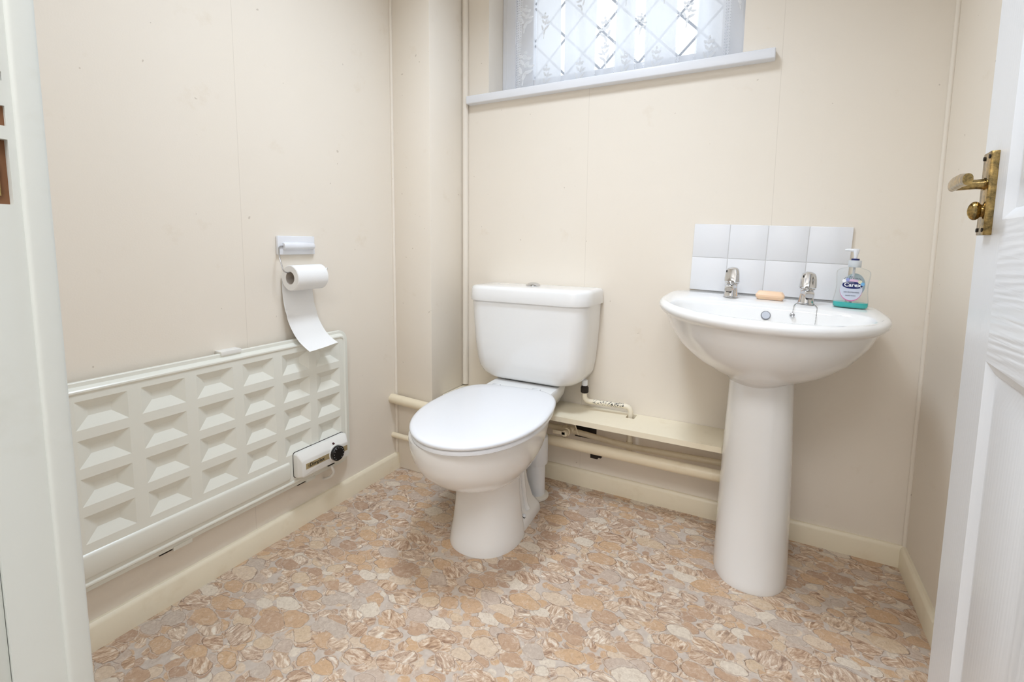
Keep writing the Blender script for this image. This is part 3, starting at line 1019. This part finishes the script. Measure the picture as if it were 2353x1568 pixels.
# label: discs of film lying on the bottle's front and back
def ysurf(z, back=False, x=0.0):
    for (z0, w0, d0), (z1, w1, d1) in zip(LV, LV[1:]):
        if z0 <= z <= z1:
            k = (z - z0) / (z1 - z0)
            wd_, dp_ = w0 + (w1 - w0) * k, d0 + (d1 - d0) * k
            q = max(0.0, 1 - abs(x / wd_) ** 3.2) ** (1 / 3.2)
            return dp_ * q * (1 if back else -1)
    return -0.02
def film(name, fn, material, parent, lift, n=40, back=False, rings_=6):
    """disc given by fn(angle)->(x,z) about its centre; follows the bottle"""
    bm = bmesh.new()
    pts = [fn(2 * math.pi * k / n) for k in range(n)]
    cx_, cz_ = sum(q[0] for q in pts) / n, sum(q[1] for q in pts) / n
    s_ = 1 if back else -1
    prev = None
    cv = bm.verts.new((cx_, ysurf(cz_, back, cx_) + s_ * lift, cz_))
    for r_i in range(1, rings_ + 1):
        k = r_i / rings_
        cur_ = []
        for x, z in pts:
            xx, zz = cx_ + (x - cx_) * k, cz_ + (z - cz_) * k
            cur_.append(bm.verts.new((xx, ysurf(zz, back, xx) + s_ * lift, zz)))
        for i in range(n):
            j = (i + 1) % n
            if prev is None: bm.faces.new((cv, cur_[i], cur_[j]))
            else: bm.faces.new((prev[i], cur_[i], cur_[j], prev[j]))
        prev = cur_
    return finish(name, bm, material, parent, smooth=60)
ell = lambda cx_, cz_, a, b, e=1.0: (lambda t_: (cx_ + a * spow(math.cos(t_), e), cz_ + b * spow(math.sin(t_), e)))
film('back_label', ell(0.006, 0.066, 0.026, 0.036), M_BACKLBL, bot, 0.0003, back=True)
lab = film('front_label', ell(-0.003, 0.054, 0.0265, 0.0335), M_PINK, bot, 0.0004)
film('label_disc', ell(-0.003, 0.0555, 0.0262, 0.0318), M_LABEL, lab, 0.0006)
film('label_band', ell(-0.001, 0.0815, 0.0165, 0.0045), M_PALEPINK, lab, 0.0008)
film('label_oval', ell(-0.001, 0.0685, 0.0240, 0.0105, 0.9), M_NAVY, lab, 0.0010)
film('label_hexagon', ell(-0.0215, 0.0800, 0.0050, 0.0058), M_PRINTW, lab, 0.0012, n=6)
film('label_hexagon', ell(-0.0130, 0.0840, 0.0050, 0.0058), mat('lilac_print', (150, 160, 214), 0.4), lab, 0.0012, n=6)
film('label_hexagon', ell(0.0160, 0.0790, 0.0055, 0.0060), M_CREAMP, lab, 0.0012, n=6)
film('label_hexagon', ell(0.0225, 0.0735, 0.0050, 0.0056), M_SKYB, lab, 0.0014, n=6)
bm = bmesh.new()   # dark doodle strokes above the band
for pl in ([(-0.010, .0865), (-0.0095, .0930), (-0.0070, .0945), (-0.0055, .0870)], [(-0.003, .0950), (-0.0015, .0890), (.002, .0875)], [(.004, .0885), (.008, .0900), (.011, .0880)], [(.013, .0905), (.016, .0870), (.0185, .0845)], [(-0.0225, .0850), (-0.018, .0905), (-.013, .0900)]):
    tube(bm, smooth_path([(x, ysurf(z, False, x) - 0.0010, z) for x, z in pl], 5), 0.00055, 5)
finish('label_doodle', bm, M_INK, lab)
tx3 = lambda x, z, l=0.0016: frame((x, ysurf(z) - l, z), (1, 0, 0), (0, 0, 1))
text('label_lettering', 'Carex', 0.0160, tx3(-0.001, 0.0690), M_PRINTW, lab, offset=0.00035)
text('label_lettering', 'cussons', 0.0042, tx3(-0.004, 0.0757), M_PRINTW, lab)
text('label_lettering', '2HR PROTECTION', 0.0044, tx3(-0.002, 0.0475, 0.0012), M_INK, lab)
text('label_lettering', 'HAND WASH', 0.0040, tx3(-0.003, 0.0375, 0.0012), M_INK, lab)

# ------------------------------------------------------------------ toilet
TX, TY = 0.548, -0.20
toi = empty('toilet', (TX, TY, 0))
tag(toi, 'white close-coupled toilet with closed lid beside the boxed-in corner', 'toilet')
ROT_P, ROT_S = R(3.5), R(6.5)
L = lambda d: -(d - 0.20)       # distance from the wall to local y
def eggd(z, wd, dc, df, db, nf=2.1, nb=2.6, N_=72, tp=0.0):
    out = []
    for x, y in egg(wd, L(dc), df - dc, dc - db, nf, nb, N_):
        k = max(0.0, (y - L(dc)) / (dc - db))
        out.append((x * (1 - tp * k ** 1.5), y, z))
    return out
bm = bmesh.new()
loft(bm, [eggd(*a) for a in (
    (0.195, 0.080, 0.44, 0.545, 0.36),
    (0.205, 0.096, 0.44, 0.568, 0.34),
    (0.215, 0.106, 0.45, 0.592, 0.32),
    (0.235, 0.126, 0.46, 0.635, 0.29),
    (0.260, 0.146, 0.47, 0.678, 0.26),
    (0.295, 0.163, 0.475, 0.716, 0.235),
    (0.330, 0.173, 0.48, 0.738, 0.22),
    (0.360, 0.178, 0.48, 0.748, 0.21),
    (0.385, 0.181, 0.48, 0.753, 0.21),
    (0.395, 0.180, 0.48, 0.752, 0.21),
    (0.398, 0.174, 0.48, 0.745, 0.215))])
# platform under the cistern
loft(bm, [[(x, y, z) for x, y in rrect(-w_, w_, L(0.34), L(b_), (0.02, 0.02, 0.03, 0.03), 6)] for z, w_, b_ in ((0.322, 0.09, 0.17), (0.350, 0.118, 0.075), (0.375, 0.128, 0.05), (0.405, 0.131, 0.045), (0.411, 0.127, 0.048))])
# front column of the foot
loft(bm, [eggd(z, wd, 0.435, df, db, 2.2, 4.0) for z, wd, df, db in (
    (0.0, 0.1140, 0.570, 0.375), (0.008, 0.1145, 0.570, 0.375), (0.03, 0.1110, 0.563, 0.375), (0.08, 0.1030, 0.554, 0.375), (0.14, 0.0955, 0.551, 0.375), (0.185, 0.0935, 0.556, 0.37), (0.215, 0.102, 0.580, 0.36))])
# recessed rear of the foot with its flange
loft(bm, [[(x, y, z) for x, y in rrect(-w_, w_, L(0.45), L(b_), (0.01, 0.01, 0.02, 0.02), 4)] for z, w_, b_ in (
    (0.0, 0.104, 0.225), (0.02, 0.103, 0.230), (0.030, 0.098, 0.233), (0.055, 0.080, 0.243), (0.12, 0.074, 0.272), (0.20, 0.072, 0.300), (0.27, 0.085, 0.320))])
for s in (-1, 1):
    tube(bm, smooth_path([(s * 0.090, L(0.325), 0.040), (s * 0.079, L(0.325), 0.065), (s * 0.073, L(0.335), 0.14), (s * 0.073, L(0.350), 0.24)], 6), [0.010] * 19, 12)
# outlet spigot
tube(bm, smooth_path([(0, L(0.34), 0.22), (0.02, L(0.27), 0.225), (0.035, L(0.215), 0.215)], 6), 0.052, 24)
pan_ = finish('pan', bm, M_PORC, toi, smooth=50, rot=(0, 0, ROT_P))
for s in (-1, 1):
    bm = bmesh.new()
    bmesh.ops.create_uvsphere(bm, u_segments=16, v_segments=8, radius=0.0065, matrix=Matrix.Translation((s * 0.0935, L(0.365), 0.040)))
    finish('bolt_cap', bm, M_SEAT, pan_)
    bm = bmesh.new()
    bmesh.ops.create_uvsphere(bm, u_segments=16, v_segments=8, radius=0.0068, matrix=Matrix.Translation((s * 0.0925, L(0.365), 0.038)))
    finish('bolt_washer', bm, M_DARK, pan_)
# seat ring and lid
def slid(levels, hole=None):
    rings = []
    for z, g in levels:
        rings.append(eggd(z, 0.192 + g, 0.485, 0.770 + g, 0.243 - g, 2.05, 4.2, 96, 0.13))
    return rings
bm = bmesh.new()
rings = slid([(0.399, -0.007), (0.4015, -0.0035), (0.408, -0.0035), (0.4125, -0.006)])
rings += [eggd(0.4125, 0.12, 0.49, 0.69, 0.32, 2, 2.4, 96), eggd(0.399, 0.118, 0.49, 0.688, 0.322, 2, 2.4, 96)]
vr = loft(bm, rings, False, False)
for i in range(96):
    j = (i + 1) % 96
    bm.faces.new((vr[-1][i], vr[-1][j], vr[0][j], vr[0][i]))
finish('seat', bm, M_SEAT, toi, smooth=40, rot=(0, 0, ROT_S))
bm = bmesh.new()
loft(bm, slid([(0.4145, -0.006), (0.4155, -0.001), (0.4195, 0.0015), (0.4245, 0.0005), (0.4275, -0.004), (0.4290, -0.012), (0.4295, -0.05), (0.4297, -0.12)]))
lid = finish('lid', bm, M_SEAT, toi, smooth=50, rot=(0, 0, ROT_S))
for s in (-1, 1):
    bm = bmesh.new()
    box(bm, s * 0.075 - 0.016, s * 0.075 + 0.016, L(0.262), L(0.225), 0.408, 0.426, bev=0.005)
    finish('hinge', bm, M_SEAT, lid)
# cistern
def cis(z, wd, d0, d1, rf, rb=0.010):
    return [(x, y, z) for x, y in rrect(-wd, wd, L(d1), L(d0), (rf, rf, rb, rb), 10)]
bm = bmesh.new()
loft(bm, [cis(*a) for a in (
    (0.4135, 0.120, 0.030, 0.120, 0.05), (0.4165, 0.155, 0.022, 0.138, 0.05), (0.425, 0.180, 0.014, 0.150, 0.055), (0.440, 0.200, 0.008, 0.160, 0.06), (0.462, 0.212, 0.005, 0.167, 0.06), (0.50, 0.219, 0.004, 0.172, 0.06),
    (0.56, 0.225, 0.004, 0.177, 0.06), (0.64, 0.230, 0.004, 0.181, 0.06), (0.716, 0.233, 0.004, 0.183, 0.06))])
cst = finish('cistern', bm, M_PORC, toi, smooth=50)
bm = bmesh.new()
loft(bm, [cis(*a) for a in ((0.7125, 0.236, 0.004, 0.186, 0.065), (0.7135, 0.240, 0.003, 0.190, 0.068), (0.722, 0.2415, 0.003, 0.192, 0.07), (0.754, 0.2395, 0.003, 0.190, 0.07), (0.762, 0.2375, 0.004, 0.187, 0.07), (0.7665, 0.232, 0.008, 0.181, 0.066), (0.7685, 0.220, 0.015, 0.170, 0.06), (0.7700, 0.16, 0.04, 0.14, 0.04))])
finish('cistern_lid', bm, M_PORC, cst, smooth=50)
bm = bmesh.new()
lathe(bm, [(0.028, 0.768), (0.028, 0.772), (0.025, 0.776), (0.022, 0.777), (0.018, 0.780), (0.010, 0.7825), (0.002, 0.783)], (0.0, L(0.095), 0), 32)
finish('flush_button', bm, M_CHROME, cst)
bm = bmesh.new()
box(bm, -0.10, 0.10, L(0.125), L(0.04), 0.409, 0.416)
finish('gasket', bm, M_RUBBER, cst)

# soil pipe behind the pan
soil = empty('soil_pipe', (0.600, -0.160, 0))
tag(soil, 'white plastic soil pipe going into the floor behind the toilet', 'pipe')
bm = bmesh.new()
tube(bm, round_path([(-0.004, -0.035, 0.212), (0.0, -0.002, 0.205), (0.0, 0.0, 0.15), (0.0, 0.0, 0.0)], 0.05, 8), 0.034, 28)
finish('pipe', bm, M_PUMP, soil)
bm = bmesh.new()
lathe(bm, [(0.041, 0.130), (0.043, 0.134), (0.043, 0.226), (0.041, 0.232), (0.030, 0.240)], n=32)
finish('socket', bm, M_PUMP, soil)
bm = bmesh.new()
lathe(bm, [(0.046, 0.0), (0.048, 0.002), (0.048, 0.008), (0.040, 0.013), (0.036, 0.014)], n=32)
finish('floor_collar', bm, M_TRIMW, soil)

# ------------------------------------------------------------------ shelf and pipes
bm = bmesh.new()
box(bm, BX + 0.002, 0.896, -0.165, -0.0165 + 0.0155, 0.300, 0.318)
box(bm, 0.926, 1.217, -0.165, -0.001, 0.300, 0.318)
box(bm, 0.896, 0.926, -0.165, -0.055, 0.300, 0.318)
box(bm, 0.896, 0.926, -0.012, -0.001, 0.300, 0.318)
bmesh.ops.remove_doubles(bm, verts=bm.verts, dist=1e-5)
shelf = finish('pipe_shelf', bm, M_SKIRT, smooth=0)
tag(shelf, 'cream painted board shelf over the pipes between toilet and basin', 'shelf')

hole = boxo('pipe_hole_shade', (0.690, 0.775, -0.0012, 0.001, 0.190, 0.262), M_DARK, bpy.data.objects['wall_back'], smooth=0)  # flat dark patch paints the shade of a hole, nothing is cut
wp = empty('waste_pipe', (0.70, -0.09, 0.19))
tag(wp, 'thick cream painted pipe running low along the back wall', 'pipe')
def rel(pts, o):
    return [Vector(q) - o.location for q in pts]
bm = bmesh.new()
tube(bm, rel(round_path([(0.0, -0.255, 0.300), (0.24, -0.253, 0.288), (0.36, -0.095, 0.205), (0.50, -0.090, 0.194), (1.40, -0.090, 0.193)], 0.10, 8), wp), 0.0190, 20)
finish('pipe', bm, M_PIPE, wp)
bm = bmesh.new()
box(bm, 0.762, 0.790, -0.028, -0.0005, 0.128, 0.146, bev=0.001)
box(bm, 0.786, 0.806, -0.036, -0.012, 0.138, 0.152, bev=0.001)
for v in bm.verts: v.co -= wp.location
finish('pipe_clip', bm, M_DARK, wp)

cp = empty('supply_pipe', (0.70, -0.05, 0.22))
tag(cp, 'thin cream painted water pipe with stop valve under the shelf', 'pipe')
bm = bmesh.new()
tube(bm, rel(round_path([(0.0, -0.250, 0.146), (0.24, -0.249, 0.140), (0.33, -0.048, 0.175), (0.50, -0.046, 0.232), (0.70, -0.046, 0.227), (0.86, -0.046, 0.214), (0.92, -0.046, 0.211), (1.40, -0.046, 0.224)], 0.06, 8), cp), 0.0105, 14)
finish('pipe', bm, M_PIPE, cp)
vp = Vector((0.684, -0.050, 0.232)) - cp.location
valve = bmesh.new()
lathe(valve, [(0.0115, -0.022), (0.0135, -0.018), (0.0135, -0.008), (0.0115, -0.006), (0.0115, 0.006), (0.0135, 0.008), (0.0135, 0.018), (0.0115, 0.022)], vp, 12, axis='x')
lathe(valve, [(0.0105, -0.050), (0.0125, -0.046), (0.0125, -0.032), (0.016, -0.030), (0.016, -0.016), (0.0125, -0.010)], vp, 16, axis='y')
vo = finish('stop_valve', valve, M_PIPE, cp)
boxo('valve_lever', (vp.x - 0.046, vp.x + 0.004, vp.y - 0.050, vp.y - 0.042, vp.z - 0.007, vp.z + 0.007), M_PIPE, vo, bev=0.002)
bm = bmesh.new()
tube(bm, rel(smooth_path([(0.705, -0.075, 0.296), (0.722, -0.085, 0.262), (0.735, -0.088, 0.232)], 8), cp), 0.0022, 8)
finish('loose_wire', bm, M_PIPE, cp)

fp = empty('cistern_feed_pipe', (0.91, -0.034, 0.21))
tag(fp, 'cream pipe with flaking black patches feeding the cistern through the shelf', 'pipe')
bm = bmesh.new()
tube(bm, rel(round_path([(0.741, -0.050, 0.410), (0.741, -0.050, 0.352), (0.908, -0.034, 0.352), (0.908, -0.034, 0.175)], 0.022, 8), fp), 0.0092, 16)
finish('pipe', bm, M_FLAKE, fp)
bm = bmesh.new()
lathe(bm, [(0.0125, 0.383), (0.0148, 0.386), (0.0148, 0.402), (0.0125, 0.405), (0.0115, 0.410)], Vector((0.741, -0.050, 0)) - fp.location, 10)
nut_ = finish('nut', bm, M_DARK, fp, smooth=20)
bm = bmesh.new()
lathe(bm, [(0.0105, 0.406), (0.0105, 0.430)], Vector((0.741, -0.050, 0)) - fp.location, 14)
finish('inlet_tail', bm, M_PUMP, fp)
bm = bmesh.new()
lathe(bm, [(0.012, -0.014), (0.012, 0.014)], Vector((0.908, -0.036, 0.211)) - fp.location, 12)
finish('tee_joint', bm, M_PIPE, fp)

# ------------------------------------------------------------------ panel heater
HY0, HY1, HZ0, HZ1 = -1.318, -0.503, 0.153, 0.623
ht = empty('panel_heater', (0, (HY0 + HY1) / 2, HZ0))
tag(ht, 'off-white dimpled panel heater mounted low on the left wall', 'heater')
oy, oz = (HY0 + HY1) / 2, HZ0
def hring(x, ins, r):
    return [(x, a - oy, b - oz) for a, b in rrect(HY0 + ins, HY1 - ins, HZ0 + ins, HZ1 - ins, (r,) * 4, 8)]
bm = bmesh.new()
loft(bm, [hring(*a) for a in ((0.0155, 0.002, 0.036), (0.0165, 0.0, 0.038), (0.025, 0.0, 0.038), (0.0265, 0.0015, 0.0365), (0.0265, 0.010, 0.028), (0.0345, 0.0155, 0.024), (0.0365, 0.018, 0.022), (0.0365, 0.0215, 0.018), (0.0345, 0.025, 0.014), (0.030, 0.026, 0.012))], True, False)
holes = []
for i in range(6):
    for j in range(4):
        a = -1.256 + 0.1228 * i
        d = 0.5825 - 0.0853 * j
        if i == 5 and j == 3:
            d_ = d
        holes.append((a - oy, a + 0.096 - oy, d - 0.0625 - oz, d - oz, [(0.027, 0.027, 0.0245, 0.0200, -0.0130)]))
inset_plate(bm, HY0 + 0.022 - oy, HY1 - 0.022 - oy, HZ0 + 0.022 - oz, HZ1 - 0.022 - oz, holes, lambda u, v, dep: Vector((0.0335 + dep, u, v)))
finish('panel', bm, M_HEAT, ht, smooth=14)
# plain raised strip along the bottom
bm = bmesh.new()
loft(bm, [[(x, a - oy, b - oz) for a, b in rrect(-1.29 + g, -0.750 - g, 0.186 + g, 0.245 - g, (0.008,) * 4, 5)] for x, g in ((0.0325, 0.0), (0.0375, 0.003), (0.0390, 0.006))])
finish('lower_strip', bm, M_HEAT, ht, smooth=40)
boxo('wall_channel', (0.0, 0.0158, HY0 + 0.04 - oy, HY1 - 0.03 - oy, 0.030, HZ1 - HZ0 - 0.030), M_HEAT, ht)
boxo('top_clip', (0.0, 0.030, -0.942 - oy, -0.885 - oy, HZ1 - oz - 0.006, HZ1 - oz + 0.006), M_CTRL, ht, bev=0.0015)
for ya, yb in ((-1.085, -1.04), (-0.69, -0.655)):
    boxo('bottom_clip', (0.0, 0.028, ya - oy, yb - oy, -0.007, 0.004), M_HEAT, ht, bev=0.001)
    boxo('clip_slot', (0.004, 0.024, ya - 0.030 - oy, ya - 0.001 - oy, -0.004, 0.002), M_DARK, ht)
# thermostat box
bm = bmesh.new()
BYa, BYb, BZa, BZb = -0.740 - oy, -0.541 - oy, 0.187 - oz, 0.267 - oz
loft(bm, [[(x, a, b) for a, b in rrect(BYa + g, BYb - g, BZa + gb, BZb - gt, (r_,) * 4, 6)] for x, g, gb, gt, r_ in ((0.032, 0, 0, 0, 0.008), (0.050, 0, 0, 0, 0.008), (0.053, 0.001, 0.001, 0.002, 0.008), (0.0655, 0.007, 0.004, 0.022, 0.007), (0.0670, 0.010, 0.007, 0.025, 0.006))])
cb = finish('thermostat_box', bm, M_CTRL, ht, smooth=25)
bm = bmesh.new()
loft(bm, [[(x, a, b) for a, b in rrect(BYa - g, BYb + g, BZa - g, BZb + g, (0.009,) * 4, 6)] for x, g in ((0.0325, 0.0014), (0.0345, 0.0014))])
finish('painted_shadow_rim', bm, M_DARK, cb)  # dark rim painted as the shadow line round the box
boxo('brand_strip', (0.0668, 0.0677, BYa + 0.020, BYb - 0.012, 0.2135 - oz, 0.2315 - oz), M_STRIP, cb)
text('brand_lettering', 'Dimplex', 0.0165, frame((0.0678, -0.678 - oy, 0.2225 - oz), (0, 1, 0), (0, 0, 1)), M_BLACK, cb, offset=0.0003)
for k in range(4):
    boxo('brand_mark', (0.0676, 0.0680, -0.7120 - oy, -0.7075 - oy, 0.2185 - oz + 0.0022 * k, 0.2195 - oz + 0.0022 * k), M_DARK, cb, smooth=0)
dc = (-0.602 - oy, 0.2225 - oz)
bm = bmesh.new()
lathe(bm, [(0.029, 0.064), (0.029, 0.0685), (0.027, 0.0695)], (0, dc[0], dc[1]), 40, axis='x')
finish('dial_surround', bm, M_CTRL, cb)
bm = bmesh.new()
lathe(bm, [(0.0250, 0.069), (0.0250, 0.079), (0.0235, 0.081), (0.010, 0.0812)], (0, dc[0], dc[1]), 40, axis='x')
dial = finish('dial', bm, M_BLACK, cb)
for k in range(11):
    a = R(-50 + 28 * k)
    bm = bmesh.new()
    bmesh.ops.create_cone(bm, cap_ends=True, segments=8, radius1=0.0011, radius2=0.0011, depth=0.0006, matrix=Matrix.Translation((0.0812, dc[0] + 0.0195 * math.cos(a), dc[1] + 0.0195 * math.sin(a))) @ Matrix.Rotation(R(90), 4, 'Y'))
    finish('dial_mark', bm, M_MARK, dial)
bm = bmesh.new()
box(bm, -0.0006, 0.0010, -0.0035, 0.0035, -0.0055, 0.0055)
ind = finish('neon_indicator', bm, M_RED, cb, smooth=0)
ind.location = (0.0590, -0.606 - oy, 0.2550 - oz)
ind.rotation_euler = (0, R(-58), 0)
bm = bmesh.new()
tube(bm, rel(smooth_path([(0.052, -0.615, 0.190), (0.055, -0.610, 0.172), (0.054, -0.603, 0.152), (0.038, -0.600, 0.132), (0.014, -0.600, 0.118), (0.0, -0.601, 0.112)], 8), ht), 0.0042, 12)
finish('cable', bm, M_CTRL, ht)
bm = bmesh.new()
box(bm, 0.052, 0.064, BYa + 0.108, BYa + 0.134, BZa - 0.0015, BZa + 0.001)
finish('cable_slot', bm, M_BLACK, cb, smooth=0)

# ------------------------------------------------------------------ toilet roll and holder
th_ = empty('toilet_roll_holder', (0, -0.68, 0.912))
tag(th_, 'white wall plate with bent wire arm for the toilet roll', 'roll holder')
O = th_.location
boxo('back_plate', (0.0, 0.011, -0.746 - O.y, -0.6125 - O.y, 0.884 - O.z, 0.941 - O.z), M_UPVC, th_, bev=0.003)
bm = bmesh.new()
lathe(bm, [(0.010, -0.730 - O.y), (0.0115, -0.727 - O.y), (0.0115, -0.624 - O.y), (0.0095, -0.621 - O.y)], (0.013, 0, 0.910 - O.z), 24, axis='y')
finish('bar_housing', bm, M_UPVC, th_)
bm = bmesh.new()
RC = Vector((0.046, 0, 0.815))
tube(bm, rel(round_path([(0.013, -0.724, 0.910), (0.014, -0.745, 0.910), (0.030, -0.757, 0.880), (0.046, -0.757, 0.838), (0.046, -0.747, 0.832), (0.046, -0.600, 0.832), (0.046, -0.596, 0.842)], 0.010, 6), th_), 0.0019, 10)
finish('wire_arm', bm, M_STEEL, th_)

rl = empty('toilet_roll', (RC.x, -0.680, RC.z))
tag(rl, 'part used white toilet roll with a loose end hanging over the heater', 'toilet roll')
bm = bmesh.new()
RO, RI, RL = 0.0385, 0.0195, 0.0555
vr = []
prof = [(RI, -RL), (RO - 0.002, -RL), (RO, -RL + 0.002), (RO, RL - 0.002), (RO - 0.002, RL), (RI, RL)]
rings = [[(r_ * math.cos(2 * math.pi * k / 56), h_, r_ * math.sin(2 * math.pi * k / 56)) for k in range(56)] for r_, h_ in prof]
vr = loft(bm, rings + [rings[0]], False, False)
bmesh.ops.remove_doubles(bm, verts=bm.verts, dist=1e-6)
finish('roll', bm, M_PAPER, rl, smooth=40)
bm = bmesh.new()
rings = [[(r_ * math.cos(2 * math.pi * k / 40), h_, r_ * math.sin(2 * math.pi * k / 40)) for k in range(40)] for r_, h_ in ((RI - 0.0012, -RL + 0.0005), (RI + 0.0002, -RL + 0.0005), (RI + 0.0002, RL - 0.0005), (RI - 0.0012, RL - 0.0005))]
vr = loft(bm, rings + [rings[0]], False, False)
bmesh.ops.remove_doubles(bm, verts=bm.verts, dist=1e-6)
finish('cardboard_core', bm, M_CARD, rl)
# hanging end: leaves the roll at the wall side, curls out over the heater
path = [(-0.0388, 0.0, 0.0), (-0.0385, 0.0, -0.045), (-0.034, 0.001, -0.085), (-0.030, 0.004, -0.112), (-0.024, 0.008, -0.140), (-0.012, 0.014, -0.170), (0.002, 0.021, -0.194), (0.022, 0.026, -0.211), (0.038, 0.029, -0.221)]
P = smooth_path(path, 5)
bm = bmesh.new()
NW = 10
gr = []
for i, q in enumerate(P):
    row = []
    for k in range(NW + 1):
        s = k / NW - 0.5
        t_ = i / (len(P) - 1)
        bow = 0.004 * t_ * math.cos(s * math.pi)
        kink = 0.0012 if abs(q.z + 0.112) < 0.006 else 0.0
        row.append((q.x + bow + kink, q.y + s * 2 * RL * 0.985, q.z + 0.010 * t_ * s))
    gr.append(row)
va = [[bm.verts.new(p_) for p_ in row] for row in gr]
vb = [[bm.verts.new((p_[0] + 0.0006, p_[1], p_[2])) for p_ in row] for row in gr]
for i in range(len(gr) - 1):
    for k in range(NW):
        bm.faces.new((va[i][k], va[i][k + 1], va[i + 1][k + 1], va[i + 1][k]))
        bm.faces.new((vb[i][k + 1], vb[i][k], vb[i + 1][k], vb[i + 1][k + 1]))
    bm.faces.new((va[i][0], va[i + 1][0], vb[i + 1][0], vb[i][0]))
    bm.faces.new((va[i][NW], vb[i][NW], vb[i + 1][NW], va[i + 1][NW]))
bm.faces.new([va[-1][k] for k in range(NW + 1)] + [vb[-1][k] for k in range(NW, -1, -1)])
finish('hanging_sheet', bm, M_PAPER, rl, smooth=60)

# ------------------------------------------------------------------ ceiling lamp (above the picture)
lamp = empty('ceiling_lamp', (0.80, -0.80, H))
tag(lamp, 'round opal glass ceiling lamp', 'lamp')
bm = bmesh.new()
lathe(bm, [(0.11, 0.0), (0.11, -0.02)], n=32)
finish('lamp_base', bm, M_PUMP, lamp)
bm = bmesh.new()
lathe(bm, [(0.15, -0.02), (0.165, -0.04), (0.165, -0.07), (0.14, -0.10), (0.08, -0.115), (0.01, -0.118)], n=32)
finish('lamp_shade', bm, M_LAMP, lamp)

hl = empty('added_hall_panel', (1.25, -2.25, H))  # unseen fixture, added to give the hall fill light a body
tag(hl, 'unseen panel added around the hall fill light', 'lamp')
boxo('fill_frame', (-0.47, 0.47, -0.37, 0.37, -0.045, 0.0), M_PUMP, hl, bev=0.004)
boxo('fill_diffuser', (-0.45, 0.45, -0.35, 0.35, -0.052, -0.045), M_LAMP, hl)
